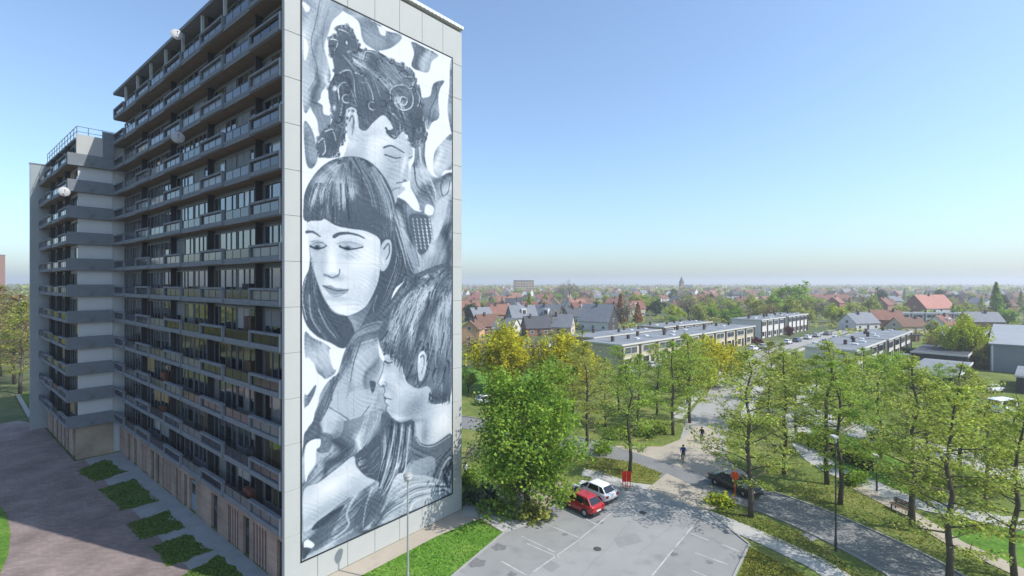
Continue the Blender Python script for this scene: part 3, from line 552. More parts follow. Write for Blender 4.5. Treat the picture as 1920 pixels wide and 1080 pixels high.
# ground floor: brick piers, lintel, doors and slatted screens
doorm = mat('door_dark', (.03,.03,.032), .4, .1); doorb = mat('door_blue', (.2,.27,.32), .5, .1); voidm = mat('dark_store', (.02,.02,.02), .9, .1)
ops = [(.7,1.9,'door'),(3.2,5.4,'slat'),(6.0,7.0,'door'),(7.6,9.6,'slat'),(11.6,12.8,'door'),(16.2,17.6,'blue'),(18.2,18.9,'door'),(19.4,20.9,'slat'),(22.0,24.6,'slat'),(25.6,26.6,'door'),(27.2,28.2,'door'),(29.4,31.2,'slat'),(33,34,'door'),(35.4,36.4,'door')]
cur = .34
for a, b, t in ops+[(TL, TL, None)]:
    MB().box(.45, 1.5, cur, a, .0, 2.75).build('brick_pier', brickt, tower); cur = b
    if t is None: break
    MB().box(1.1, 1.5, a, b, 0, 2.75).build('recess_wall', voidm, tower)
    if t == 'slat':
        k = int((b-a)/.42)
        sm = MB().box(.5, .56, 0, .2, .05, 2.7).mesh('slat', slatm)
        for j in range(k): inst('slat', sm, tower, (0, a+.12+j*.42, 0))
    else:
        d = MB().box(.62, .7, a+.06, b-.06, .03, 2.45).build('door', doorb if t == 'blue' else doorm, tower)
        MB().box(.58, .62, a+.2, a+.26, .9, 1.3).build('handle', framew, d)
        MB().box(.6, .62, a+.25, b-.2, 1.4, 2.25).build('pane', gmid, d)
MB().box(.45, 1.5, .34, TL, 2.752, 3.49).build('lintel', brickt, tower)
# ---------------------------------------------------------------- lower wing at the far end
wx, wy = loc2w(-3.9, 39.7)
wing = empty('apartment_wing', (wx, wy, 0), BROT, 'lower apartment wing with white side wall and grey bands, left of the tower', 'apartment block')
MB().box(1.0, 14, .42, 18.8, 3.5, 34.28).box(1.55, 14, .42, 18.8, 0.0, 3.5).build('core_wall', whitew, wing)
WB = 4.7
ws_slab = MB().box(-.03, 1.5, .02, 18.8, 0, .2).mesh('floor_slab', conc); ws_slab.materials.append(concu); ws_slab.polygons[0].material_index = 1
band_me = MB().box(-.05, 3.75, -.10, .12, .02, 1.3).mesh('parapet_band', conc)
wall_me = MB().box(.85, 3.8, .3, .42, .2, 2.8).mesh('end_wall', whitew)
soff = MB().box(-.03, 3.78, -.08, .5, 0, .2).mesh('band_slab', conc)
for n in range(11):
    z = Z0+PITCH*n
    inst('floor_slab', ws_slab, wing, (0, .5, z)); inst('band_slab', soff, wing, (0, 0, z-.001)); inst('parapet_band', band_me, wing, (0, 0, z)); inst('end_wall', wall_me, wing, (0, 0, z))
wset = (balc_framed(WB), balc_plain(WB), railbars(WB, .37, .98).mesh('rail', raild), railbars(WB, .38, 1.02).mesh('rail', raild), None, None, joinb(panels(WB, .37, .98), 'rail_panels', railg), joinb(panels(WB, .38, 1.02), 'rail_panels', railg))
do_balconies(wing, 11, 4, WB-.05, .14, wset, 0)
for n in range(11):
    for k in (1, 2, 3): inst('balcony_divider', div_me, wing, (0, .14+k*(WB-.05), Z0+PITCH*n))
MB().box(.6, 14, .28, 18.9, 34.3, 34.52).build('roof_slab', conc, wing)
MB().box(.7, 3.85, .12, .3, Z0+PITCH*10+1.3, 34.9).build('attic_wall', panelm, wing)
MB().box(2.9, 3.88, -.12, .11, Z0+PITCH*10+1.3, 35.6).build('attic_fin', conc, wing)
rl = MB(); rl.tube([(.75,.2,35.75),(.75,18.5,35.75)], .035, 5); rl.tube([(.75,.2,35.2),(.75,18.5,35.2)], .03, 5); rl.tube([(.75,.2,35.75),(4.2,.2,35.75)], .035, 5); rl.tube([(.75,.2,35.2),(4.2,.2,35.2)], .03, 5)
for k in range(12): rl.tube([(.75,.2+k*1.66,34.5),(.75,.2+k*1.66,35.75)], .04, 5)
for k in range(3): rl.tube([(1.7+k*1.2,.2,34.5),(1.7+k*1.2,.2,35.75)], .04, 5)
rl.build('roof_railing', frameg, wing)
MB().box(.75, 3.85, .3, .42, 0, 3.48).build('ground_wall', brickmat('wing_brick', (.37,.29,.21), (.31,.24,.17), (.36,.33,.28), 1, .22, .075, rot=R(90)), wing)
cur = .44
for a, b in ((1.0,2.2),(4.4,5.2),(6.4,7.2),(8.6,9.4),(11,12),(14,15)):
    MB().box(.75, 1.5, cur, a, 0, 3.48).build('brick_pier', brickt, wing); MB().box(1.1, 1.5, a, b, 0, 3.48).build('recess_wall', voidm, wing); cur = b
MB().box(.75, 1.5, cur, 18.78, 0, 3.48).build('brick_pier', brickt, wing)
MB().box(-.85, 14, 18.85, 19.3, 0, 34.3).build('end_block', mat('end_render', (.28,.31,.32), .85, .08, .8), wing)
MB().box(-.9, 14.1, 18.8, 19.35, 34.3, 34.45).build('end_roof', conc, wing)
# satellite dishes bolted to the parapets
dishm = mat('dish_white', (.42,.42,.42), .5, .06)
def dish(lx, ly, z, r, label, yaw, dx=-.45):
    X, Y = loc2w(lx+dx, ly); t = empty('satellite_dish', (X, Y, z), BROT+yaw, label, 'satellite dish', 'satellite dishes on the balconies')
    b = MB(); prof = [(r*k/6, .22*r*(k/6)**2) for k in range(1, 7)]; b.lathe([(.001, 0)]+prof+[(r*.98, .26*r), (.001, .04)], k=20)
    b.xform(Matrix.Rotation(R(84), 4, 'Y')); b.build('reflector', dishm, t, smooth=True)
    MB().tube([(-.02,0,-.15*r),(.35,0,-.2),(-dx-.02,0,-.35)], .03, 6).build('mount_arm', framew, t)
    MB().tube([(.2*r,0,-.9*r),(.95*r,0,.25*r)], .015, 5).box(.9*r, 1.02*r, -.05, .05, .2*r, .36*r).build('receiver', framed, t)
dish(0, 17.4, 30.9, .5, 'large round white satellite dish on an upper balcony of the tower', R(-100))
dish(0, 17.6, 39.4, .45, 'pale satellite dish just under the roof edge of the tower', R(-100))
dish(-3.9, 39.4, 28.5, .5, 'white satellite dish on the outer corner of the lower wing', R(-90), -.35)
# ---------------------------------------------------------------- the mural, painted on the panels of the end wall
def build_mural():
    tone = paint_mural(); NX, NZ = 250, 760
    s = np.linspace(1.1, 13.85, NX); z = np.linspace(1.72, 37.4, NZ); S, Z = np.meshgrid(s, z)
    X = C0[0]+D1[0]*S; Y = C0[1]+D1[1]*S
    U = (960+FPX*X/Y-MX0)*MS; V = (HOR+FPX*(CAMH-Z)/Y-MY0)*MS          # painting plan coordinates
    U = np.clip(U, 0, MW-2); V = np.clip(V, 0, MH-2); i, j = U.astype(int), V.astype(int); a, b = U-i, V-j
    T = tone[j, i]*(1-a)*(1-b)+tone[j, i+1]*a*(1-b)+tone[j+1, i]*(1-a)*b+tone[j+1, i+1]*a*b
    k = [0, .2, .35, .5, .65, .8, 1]
    C = np.stack([np.interp(T, k, q) for q in ([.010,.026,.064,.13,.235,.385,.60], [.013,.036,.084,.162,.275,.42,.61], [.020,.052,.110,.20,.32,.465,.63])], -1)
    seam = np.minimum(np.abs((S+pw/2) % pw-pw/2), np.abs((Z-Z0+PITCH/2) % PITCH-PITCH/2)); C = C*(1-.16*np.clip(1-seam/.045, 0, 1))[..., None]      # grimy panel joints
    co = np.stack([S, np.full_like(S, -.006), Z], -1).reshape(-1, 3)
    q = np.arange(NX*NZ).reshape(NZ, NX); F = np.stack([q[:-1,:-1], q[:-1,1:], q[1:,1:], q[1:,:-1]], -1).reshape(-1, 4)
    me = bpy.data.meshes.new('mural'); me.from_pydata(co.tolist(), [], F.tolist()); me.update()
    at = me.color_attributes.new('paint', 'FLOAT_COLOR', 'POINT'); at.data.foreach_set('color', np.concatenate([C.reshape(-1,3), np.ones((NX*NZ,1))], 1).astype(np.float32).ravel())
    m = bpy.data.materials.new('mural_paint'); m.use_nodes = True; nt = m.node_tree; bs = nt.nodes['Principled BSDF']; bs.inputs['Roughness'].default_value = .8; bs.inputs['Specular IOR Level'].default_value = .2
    an = nt.nodes.new('ShaderNodeAttribute'); an.attribute_name = 'paint'; nt.links.new(an.outputs['Color'], bs.inputs['Base Color']); me.materials.append(m)
    mo = inst('mural', me, tower); tag(mo, 'grey blue painted mural of three people with dark hair')
    bk = mat('mural_border_black', (.02,.022,.026), .7, .1)
    b = MB(); w = .11
    b.box(1.0, 1.1, -.02, 0.002, 1.62, 37.5); b.box(13.85, 13.95, -.02, .002, 1.62, 37.5); b.box(1.1, 13.85, -.02, .002, 1.62, 1.72); b.box(1.1, 13.85, -.02, .002, 37.4, 37.5)
    b.build('mural_border', bk, mo)
build_mural()
# ---------------------------------------------------------------- ground, roads, paths, lawns
grass = groundmat('grass_verge', ((.075,.115,.025),(.13,.165,.04),(.21,.205,.07)), .22, 3.5)
grassb = groundmat('grass_fresh', ((.06,.13,.018),(.09,.19,.025),(.14,.22,.04)), .35, 4.0, .8)
grassd = groundmat('grass_court', ((.05,.095,.02),(.075,.13,.025),(.10,.14,.045)), .5, 4.0, .8)
fields = groundmat('town_ground', ((.055,.085,.03),(.10,.12,.05),(.16,.15,.09)), .02, .5)
asph = mat('asphalt_lot', (.265,.265,.255), .9, .10, .25, .25, 25, dirt=((.20,.20,.195), .55, .56))
asphd = mat('asphalt_road', (.19,.19,.19), .9, .14, .4, .25, 25, dirt=((.12,.12,.12), .7, .64))
tan = mat('tan_paving', (.36,.315,.255), .9, .12, .35, .2, 20, dirt=((.3,.26,.21), .8, .62))
concp = mat('concrete_path', (.38,.37,.345), .9, .12, .5, .2, 20, dirt=((.33,.32,.29), 1.1, .6))
kerbm = mat('kerb_concrete', (.29,.285,.27), .9, .12, 1); pavegrey = mat('slab_paving', (.27,.28,.28), .9, .16, .7, dirt=((.17,.17,.17), .9, .6))
courtm = brickmat('court_brick', (.245,.195,.18), (.19,.15,.14), (.125,.105,.10), 1, .42, .21, var=.28)
linem = mat('line_paint', (.40,.40,.385), .8, .25, 1.5, dirt=((.31,.31,.30), 1.6, .45)); litter = groundmat('leaf_litter', ((.16,.12,.085),(.27,.22,.17),(.42,.38,.33)), 1.2, 5.0)
MB().poly([(-5000,-600,0),(5000,-600,0),(5000,6000,0),(-5000,6000,0)]).build('ground', fields)['kind'] = 'structure'
def sheet(name, pts, z, m, px=True):
    p = [g(*q) if px else q for q in pts]; a = sum(p[i-1][0]*p[i][1]-p[i][0]*p[i-1][1] for i in range(len(p)))
    if a < 0: p = p[::-1]
    return tag(MB().poly([(x, y, z) for x, y in p]).build(name, m), kind='structure')
def offset(pts, d):
    out = []
    for i, p in enumerate(pts):
        a, b = Vector(pts[max(i-1,0)]), Vector(pts[min(i+1,len(pts)-1)]); t = (b-a).normalized(); out.append((p[0]-t.y*d, p[1]+t.x*d))
    return out
def smoothline(pts, n=6): return [tuple(q) for q in Paint.spline(np.array(pts), False, n)]
def ribbon(name, pts, w, z, m):
    a, b = offset(pts, w/2), offset(pts, -w/2); mb = MB()
    for i in range(len(pts)-1): mb.poly([(*b[i], z), (*b[i+1], z), (*a[i+1], z), (*a[i], z)])
    return tag(mb.build(name, m), kind='structure')
def kerb(pts, w=.16, h=.12, parent=None):
    a, b = offset(pts, w/2), offset(pts, -w/2); mb = MB()
    for i in range(len(pts)-1):
        q = [b[i], b[i+1], a[i+1], a[i]]; mb.prism([tuple(x) for x in q], 0, h)
    return tag(mb.build('kerb', kerbm), kind='structure')
# grassed area round the junction and the park strip
sheet('park_grass', [(-60,20),(120,20),(190,110),(150,190),(60,150),(40,112),(10,100),(-30,90)], .008, grass, False)
sheet('far_verge', [(-40,78),(10,88),(24,108),(-30,112)], .012, grassb, False)
# forecourt on the shaded side
lw_ = lambda pts: [loc2w(*p) for p in pts]
sheet('forecourt', lw_([(.4,-6),(.4,39),(-3.4,39.6),(-3.4,60),(-5,66),(-60,66),(-60,-30),(-6,-30),(-6,-6)]), .016, courtm, False)
sheet('pavement', lw_([(.44,-3),(.44,39.6),(-2.6,39.6),(-2.6,-3)]), .024, pavegrey, False)
for i, q in enumerate([[(143,884),(195,862),(234,886),(178,905)],[(183,919),(250,898),(299,940),(228,958)],[(236,984),(310,959),(348,990),(262,1014)],[(286,1026),(350,1002),(396,1035),(313,1062)],[(345,1078),(408,1044),(458,1082),(380,1116)]]):
    pts = [g(*p) for p in q]; rg_ = random.Random(i); ed = []
    for a, b in zip(pts, pts[1:]+pts[:1]):
        for k in range(7): t = k/7; ed.append((a[0]*(1-t)+b[0]*t+rg_.uniform(-.28,.28), a[1]*(1-t)+b[1]*t+rg_.uniform(-.28,.28)))
    sheet('lawn_bed', ed, .036, grassd, False)
sheet('lawn_corner', [(-60,900),(-10,940),(12,965),(20,1000),(16,1040),(-10,1100),(-200,1200)], .06, grassb)
sheet('lawn_edge', [(36,740),(62,734),(66,790),(58,782)], .06, grassd)
kerb([g(33,741), g(57,783)], .5, .16)
# in front of the mural
sheet('base_paving', lw_([(-1,-.05),(15.6,-.05),(15.6,-2.3),(-1,-1.6)]), .02, tan, False)
sheet('mural_lawn', lw_([(-2,-1.7),(10.5,-1.75),(14.2,-2.2)])+[g(942,1000), g(850,1080), g(800,1130), g(560,1350)], .05, grassb, False)
sheet('litter_bed', [(866,958),(905,962),(960,985),(1042,950),(1075,925),(1050,905),(960,900),(880,930)], .035, litter)
sheet('litter_path', [(868,968),(900,972),(945,1000),(990,985),(960,960),(900,948),(868,950)], .042, concp)
# car park
lot = [(620,1400),(800,1130),(850,1080),(945,1000),(1045,945),(1122,893),(1214,918),(1330,962),(1405,1022),(1375,1085),(1330,1200),(1250,1500)]
sheet('parking_lot', lot, .028, asph)
for q in ([(800,1130),(850,1080),(945,1000),(1045,945),(1122,893)], [(1330,962),(1405,1022)], [(1405,1022),(1375,1085),(1330,1200)]): kerb([g(*p) for p in q], .14, .11)
asph2 = mat('asphalt_bay', (.235,.235,.228), .9, .12, .3, .25, 25, dirt=((.19,.19,.19), .7, .55)); patchm = mat('asphalt_patch', (.225,.225,.22), .9, .1, 1); ironm = mat('drain_iron', (.07,.065,.06), .7, .2, 4); seamm = mat('seam_tar', (.17,.17,.17), .8, .2, 3)
sheet('bay_strip', [(862,1072),(945,1001),(1044,946),(1120,895),(1172,942),(1080,1017),(1000,1073),(940,1120)], .032, asph2)
sheet('bay_strip', [(1302,984),(1330,963),(1404,1022),(1375,1083),(1340,1170),(1223,1080)], .032, asph2)
sheet('asphalt_patch', [(1150,1010),(1192,1000),(1206,1016),(1160,1028)], .0325, patchm); sheet('asphalt_patch', [(1010,1060),(1030,1050),(1052,1062),(1034,1074)], .0335, patchm); sheet('asphalt_patch', [(1500,1003),(1522,995),(1545,1006),(1522,1016)], .026, patchm)
rs = random.Random(4)
for a, b in (((1090,1080),(1230,930)),((1195,1040),(1290,960)),((1440,960),(1560,1010))):
    p, q = g(*a), g(*b); pl = [(p[0]*(1-k/14)+q[0]*k/14+rs.uniform(-.12,.12), p[1]*(1-k/14)+q[1]*k/14+rs.uniform(-.12,.12)) for k in range(15)]; ribbon('tar_seam', pl, .02, .0365, seamm)
for u, v in ((1205,962),(1120,1030),(1395,965)):
    x, y = g(u, v); sheet('drain_cover', [(x+.3*math.cos(k*.5236), y+.3*math.sin(k*.5236)) for k in range(12)], .037, ironm, False)
def line(a, b, w=.1):
    p = [g(*a), g(*b)]; ribbon('painted_line', p, w, .036, linem)
for a, b in (((1000,1073),(1080,1017)),((1080,1017),(1172,942)),((1010,977),(1086,1009)),((978,1006),(1040,1036)),((988,1020),(1049,1046)),((940,1053),(988,1080)),((1054,951),(1120,985)),((1223,1080),(1262,1032)),((1266,1027),(1302,984)),((1296,1001),(1328,1014)),((1353,1021),(1388,1036)),((1303,1037),(1364,1059)),((1297,1070),(1330,1084))): line(a, b)
spotm = mat('oil_stain', (.15,.15,.15), .8, .3, 3)
for u, v, r in ((936,1027,.5),(893,1056,.6),(1125,980,.28),(1059,1003,.22),(1263,1040,.3),(1380,997,.25),(1330,1055,.25),(960,1078,.3)):
    x, y = g(u, v); sheet('oil_stain', [(x+r*math.cos(t*.52)*(1+.3*math.sin(t*2.3)), y+r*math.sin(t*.52)*(1+.25*math.cos(t*1.7))) for t in range(12)], .034, spotm, False)
# main road curving past the junction
rc = smoothline([(-62,88),(-30,78),g(870,792),g(1020,822),g(1150,850),g(1300,897),g(1428,938),g(1542,982),g(1712,1066),(26.5,28),(29,16)])
ribbon('road', rc, 4.7, .02, asphd)
lft, rgt = offset(rc, 2.43), offset(rc, -2.43)
def near(pl, u, v): x, y = g(u, v); return min(range(len(pl)), key=lambda i: (pl[i][0]-x)**2+(pl[i][1]-y)**2)
i0 = near(lft, 1440, 925); kerb(lft[i0:], .15, .12); i1 = near(rgt, 1400, 950); kerb(rgt[i1:], .15, .12)
i2 = near(lft, 1130, 835); kerb(lft[:i2], .15, .12)
sheet('junction_apron', [(1150,836),(1240,838),(1285,820),(1300,800),(1345,800),(1350,850),(1420,905),(1440,925),(1380,912),(1290,880),(1180,846)], .024, tan)
sheet('lot_apron', [(1225,908),(1250,888),(1320,920),(1395,948),(1375,945),(1335,955),(1325,962),(1214,918)], .025, tan)
sheet('verge_island', [(1080,868),(1130,858),(1190,868),(1242,888),(1222,908),(1180,903),(1120,890)], .04, groundmat('grass_dry', ((.10,.13,.03),(.16,.17,.045),(.21,.20,.06)), .5, 4))
sheet('lot_walk', [(1095,880),(1125,884),(1180,905),(1222,910),(1212,919),(1150,905),(1090,892)], .046, concp)
# residential street going away, and paths
st = smoothline([g(1316,850), g(1325,800), g(1352,750), g(1398,692), (62,124), (84,148), (118,181), (175,236), (260,318)])
ribbon('street', st, 5.2, .022, mat('street_concrete', (.30,.29,.275), .9, .14, .3, dirt=((.23,.225,.21), .4, .55)))
kerb(offset(st, 2.7)[6:20], .15, .12); kerb(offset(st, -2.7)[8:20], .15, .12)
ribbon('street_sidewalk', offset(st, 4.2)[7:], 1.6, .018, concp); ribbon('street_sidewalk', offset(st, -4.4)[9:], 1.6, .018, concp)
ribbon('footpath', smoothline([g(1322,966), g(1400,997), g(1480,1033), g(1570,1082), (21.5,24), (23.5,16)]), 1.9, .05, concp)
ribbon('park_path', smoothline([(56,92), (44,75), g(1500,815), g(1540,868), g(1640,913), g(1720,945), g(1800,958), g(1905,982), (52,34)]), 2.6, .05, concp)
ribbon('gravel_path', smoothline([g(1610,915), g(1680,951), g(1730,980), g(1785,1016), g(1845,1043), g(1930,1082), (36,24)]), 1.5, .056, tan)
sheet('park_lawn', [(1770,1000),(1850,985),(1960,1000),(1990,1080),(1925,1070),(1850,1035)], .03, grassb)
sheet('hedge_lawn', [(1570,890),(1545,862),(1500,805),(1540,795),(1640,840),(1700,870),(1760,900),(1700,925),(1640,900)], .03, grassb)
sheet('side_road', [(1420,770),(1500,760),(1700,815),(1980,890),(1990,930),(1760,860),(1560,810)], .02, concp)
sheet('lawn_edge', lw_([(.6,-6.2),(-3,-6.2),(-3,-30),(.6,-30)]), .03, grassb, False)
# ---------------------------------------------------------------- trees
barkm = mat('bark_grey', (.10,.085,.065), .95, .3, 4, .6, 30); barkd = mat('bark_dark', (.05,.042,.034), .95, .3, 4, .6, 30)
LM = dict(spring=leafmat('leaf_spring', (.325,.395,.11), .5), green=leafmat('leaf_green', (.205,.325,.062), .48), olive=leafmat('leaf_olive', (.32,.35,.11), .5), yellow=leafmat('leaf_yellow', (.46,.45,.045), .45),
          fresh=leafmat('leaf_fresh', (.275,.39,.09), .5), brown=leafmat('leaf_brown', (.27,.22,.12), .3), orange=leafmat('leaf_orange', (.30,.14,.035), .3), dark=leafmat('leaf_dark', (.04,.085,.04), .2),
          grey=leafmat('leaf_grey', (.24,.23,.19), .3), moss=leafmat('leaf_moss', (.09,.16,.035), .3), straw=leafmat('leaf_straw', (.22,.24,.06), .3), lawn=leafmat('leaf_lawn', (.11,.26,.03), .3), plum=leafmat('leaf_plum', (.12,.03,.045), .25), lime=leafmat('leaf_lime', (.34,.41,.045), .45))
def leafmesh(name, pos, size, r, flat=.0, upbias=.5):
    """one quad per leaf cluster, randomly turned, with a tone per leaf"""
    n = len(pos); pos = np.asarray(pos); sz = size*(.6+.8*r.rand(n))[:, None]
    nrm = r.randn(n, 3); nrm[:, 2] = np.abs(nrm[:, 2])+upbias; nrm /= np.linalg.norm(nrm, axis=1)[:, None]
    a = np.cross(nrm, r.randn(n, 3)); a /= np.linalg.norm(a, axis=1)[:, None]+1e-9; b = np.cross(nrm, a)
    k = np.array([[-.5,-.32],[.15,-.5],[.55,.1],[-.1,.5]])
    V = np.stack([pos+(a*k[j,0]*1.25+b*k[j,1]*.95)*sz for j in range(4)], 1).reshape(-1, 3)
    F = np.arange(4*n).reshape(n, 4)
    me = bpy.data.meshes.new(name); me.vertices.add(4*n); me.vertices.foreach_set('co', V.astype(np.float32).ravel())
    me.loops.add(4*n); me.loops.foreach_set('vertex_index', F.ravel().astype(np.int32)); me.polygons.add(n); me.polygons.foreach_set('loop_start', np.arange(0, 4*n, 4, dtype=np.int32)); me.update(calc_edges=True); me.validate()
    t = np.repeat(np.clip(.45+1.1*r.rand(n), .3, 1.6), 4); w = np.repeat(r.rand(n)*.35-.1, 4)
    c = np.stack([t*(1+w), t, t*(1-w), np.ones(4*n)], -1).astype(np.float32)
    at = me.color_attributes.new('tone', 'FLOAT_COLOR', 'POINT'); at.data.foreach_set('color', c.ravel()); return me
def lumpy(r, n, rx, ry, rz, cz, fill=.35):
    d = r.randn(n, 3); d /= np.linalg.norm(d, axis=1)[:, None]; q = (fill+(1-fill)*r.rand(n)**.6)[:, None]
    lob = 1+.22*np.sin(d[:, :1]*3.1+d[:, 1:2]*4.3+2)+.16*np.sin(d[:, 2:]*5+d[:, :1]*4)
    return d*q*lob*np.array([rx, ry, rz])+np.array([0, 0, cz])
def airy(seed, h=14, spread=4.4, zlow=2.6, leaves=54, lean=0.0, fork=False):
    r = np.random.RandomState(seed); mb = MB(); pos = []
    tp = [np.array([r.randn()*.10*k*.5+lean*k*k*.02, r.randn()*.10*k*.5, h*k/7]) for k in range(8)]; mb.tube(tp, [h*.0165*(1-k/7.6)**.9+.012 for k in range(8)], 7)
    nb = int(h*2.3); az = r.rand()*6
    for i in range(nb):
        f = (i+.5)/nb; z = zlow+(h-zlow-.3)*f; k = z/h*7; j = int(min(6, k)); p = tp[j]*(1-(k-j))+tp[j+1]*(k-j)
        az += 2.4+r.randn()*.4; L = spread*(math.sin(math.pi*min(1, .22+f*.8))**.7)*(.65+.5*r.rand())*(1 if f < .75 else .75); el = R(r.uniform(2, 30)+f*26)
        d = np.array([math.cos(az)*math.cos(el), math.sin(az)*math.cos(el), math.sin(el)]); br = h*.0055*(1-f*.6)
        pts = [p+d*L*t+np.array([0, 0, -.35*t*t*L*.25+(.1*L*t**3)])+r.randn(3)*.08*L*t for t in (0, .3, .6, 1)]; mb.tube(pts, [br, br*.7, br*.4, .008], 4, False)
        for s in range(int(4+L*1.3)):
            t = .22+.78*r.rand(); j2 = min(2, int(t*3)); e = t*3-j2; q = pts[j2]*(1-e)+pts[min(3, j2+1)]*e
            a2 = az+r.choice([-1, 1])*r.uniform(.4, 1.3); l2 = (.5+.9*r.rand())*(1.2-.5*t)*L*.3+.3
            d2 = np.array([math.cos(a2), math.sin(a2), r.uniform(-.15, .45)]); tip = q+d2*l2; mb.tube([q, tip], [.016, .006], 3, False)
            m = int(leaves*(.5+r.rand())*.55); tt = r.rand(m)[:, None]**.7; pos.append(q+(tip-q)*tt+r.randn(m, 3)*np.array([.30, .30, .14])*(.6+.25*l2))
    return mb.mesh('trunk', barkm, True), leafmesh('crown', np.concatenate(pos), .14, r, upbias=.9)
def dense(seed, h=11, rad=4.2, cl=70, per=80, zc=None, stems=5, size=.3, crad=.85, low=.12, m=None):
    r = np.random.RandomState(seed); mb = MB(); zc = zc or h*.56; rz = h-zc
    c = lumpy(r, cl, rad, rad, rz, zc, .45); c[:, 2] = np.maximum(c[:, 2], h*low)
    mb.tube([(0,0,0), (r.randn()*.1, r.randn()*.1, h*.25), (r.randn()*.2, r.randn()*.2, h*.6)], [h*.026, h*.018, h*.008], 7)
    for i in range(min(cl, 26)): a = np.array([0, 0, h*(.1+.3*r.rand())]); e = c[i]; mb.tube([a, (a+e)/2+np.array([0,0,-.05*h]), e], [h*.008, h*.005, .01], 4, False)
    pos = np.concatenate([q+r.randn(per, 3)*crad*np.array([.62, .62, .45]) for q in c])
    return mb.mesh('trunk', m or barkm, True), leafmesh('crown', pos, size, r)
def willow(seed, h=9, rad=4.5):
    r = np.random.RandomState(seed); mb = MB(); mb.tube([(0,0,0),(.1,0,h*.3),(0,.2,h*.6)], [h*.035, h*.028, h*.01], 7); pos = []
    c = lumpy(r, 105, rad*.85, rad*.85, h*.36, h*.62, .45)
    for q in c[:24]: mb.tube([(0,0,h*.28), ((q[0])*.5, q[1]*.5, q[2]*.6+h*.2), q], [.14, .08, .02], 4, False)
    for q in c:
        for _ in range(5):
            s = q+r.randn(3)*.5; L = r.uniform(.8, 2.6); m = 30; t = r.rand(m)[:, None]; pos.append(s+np.array([q[0]*.06, q[1]*.06, -L])*t+r.randn(m, 3)*.14)
    return mb.mesh('trunk', barkm, True), leafmesh('crown', np.concatenate(pos), .21, r)
def conifer(seed, h=10, rad=2.6):
    r = np.random.RandomState(seed); mb = MB().tube([(0,0,0),(0,0,h)], [.18, .02], 6); n = 1600; f = r.rand(n)**1.4
    a = r.rand(n)*6.283; q = rad*(1-f)**.8*(.55+.5*r.rand(n))*(1+.2*np.sin(a*3+f*20)); pos = np.stack([q*np.cos(a), q*np.sin(a), .6+f*(h-.6)], -1)
    return mb.mesh('trunk', barkd, True), leafmesh('crown', pos, .5, r)
def fartree(seed, h=9, rad=3.6, n=40, per=60): return dense(seed, h, rad, n, per, stems=1, size=.45, crad=1.0, low=.22)
def bare(seed, h=9, rad=3.2):
    r = np.random.RandomState(seed); mb = MB().tube([(0,0,0),(0,.1,h*.5),(0,0,h*.9)], [.2, .12, .02], 6)
    c = lumpy(r, 60, rad, rad, h*.36, h*.6, .4)
    for q in c: mb.tube([(0,0,h*(.2+.4*r.rand())), q*np.array([.55,.55,.9]), q], [.07, .04, .012], 4, False)
    pos = np.concatenate([q+r.randn(16, 3)*.7 for q in c]); return mb.mesh('trunk', barkm, True), leafmesh('crown', pos, .34, r)
TV = dict(airy=[airy(1), airy(2, 13.2, 4.7, lean=.5), airy(3, 14.5, 4.2, 3.2), airy(4, 13.5, 4.9, 2.4, 54, lean=-.6), airy(5, 12.4, 4.0, 2.2, 48, lean=.4), airy(6, 14, 5.2, 3.4, 50, lean=-.3)], bush=[dense(21, 11.5, 4.1, 130, 190, size=.185, crad=.95)], round=[dense(22, 9, 3.6, 60, 110, size=.22), dense(23, 10, 3.9, 64, 110, size=.22)],
          willow=[willow(31), willow(32, 8.5, 5)], far=[fartree(41), fartree(42, 10, 3.4), fartree(43, 8, 4.2), fartree(44, 11, 3.3)], conifer=[conifer(51), conifer(52, 12, 2.4)], bare=[bare(61), bare(62, 10, 3.6)])
def tree(kind, var, x, y, s, leaf, label, group=None, name='tree', cat='tree', sz=1.0):
    tm, cm = TV[kind][var % len(TV[kind])]
    t = empty(name, (x, y, 0), random.uniform(0, 6.28), label, cat, group); t.scale = (s, s, s*sz)
    a = inst('trunk', tm, t); b = inst('crown', cm, t)
    if not b.data.materials: b.data.materials.append(LM['spring'])
    setmat(b, LM[leaf]); return t
def tg(kind, var, u, v, s, leaf, label, group=None, **k): x, y = g(u, v); return tree(kind, var, x, y, s, leaf, label, group, **k)
# street trees nearest the camera (trunk foot in photo pixels)
GT = 'young street trees with thin spring leaves'
tg('airy', 0, 1408, 970, .98, 'spring', 'thin-leaved street tree on the verge beside the dark car', GT)
tg('airy', 3, 1780, 1092, .94, 'spring', 'forked thin-leaved tree nearest the camera on the right verge', GT)
tg('airy', 1, 1902, 1085, .86, 'spring', 'thin-leaved tree at the right edge of the picture', GT)
tg('airy', 2, 1711, 996, .92, 'spring', 'thin-leaved tree standing beside the slatted park bench', GT)
tg('airy', 1, 1575, 946, .95, 'fresh', 'taller of the twin trees behind the tall lamp post', GT)
tg('airy', 2, 1551, 908, .95, 'spring', 'farther of the twin trees behind the tall lamp post', GT)
tg('airy', 3, 1470, 888, .92, 'spring', 'thin-leaved tree across the road behind the dark car', GT)
tg('bush', 0, 988, 958, 1.02, 'green', 'big dense green tree filling the corner beside the red car', name='dense_tree')
tg('airy', 1, 1181, 886, .84, 'fresh', 'street tree on the grass island behind the red boards', GT)
tg('airy', 0, 1262, 816, .86, 'fresh', 'tree on the grass corner where the pale street begins', GT)
tg('airy', 3, 1293, 793, .92, 'spring', 'tree on the left kerb of the pale street, just past the corner', GT)
tg('airy', 2, 1100, 838, .86, 'olive', 'olive tree just behind the big dense green tree', GT)
GU = 'trees along the far side of the cross street'
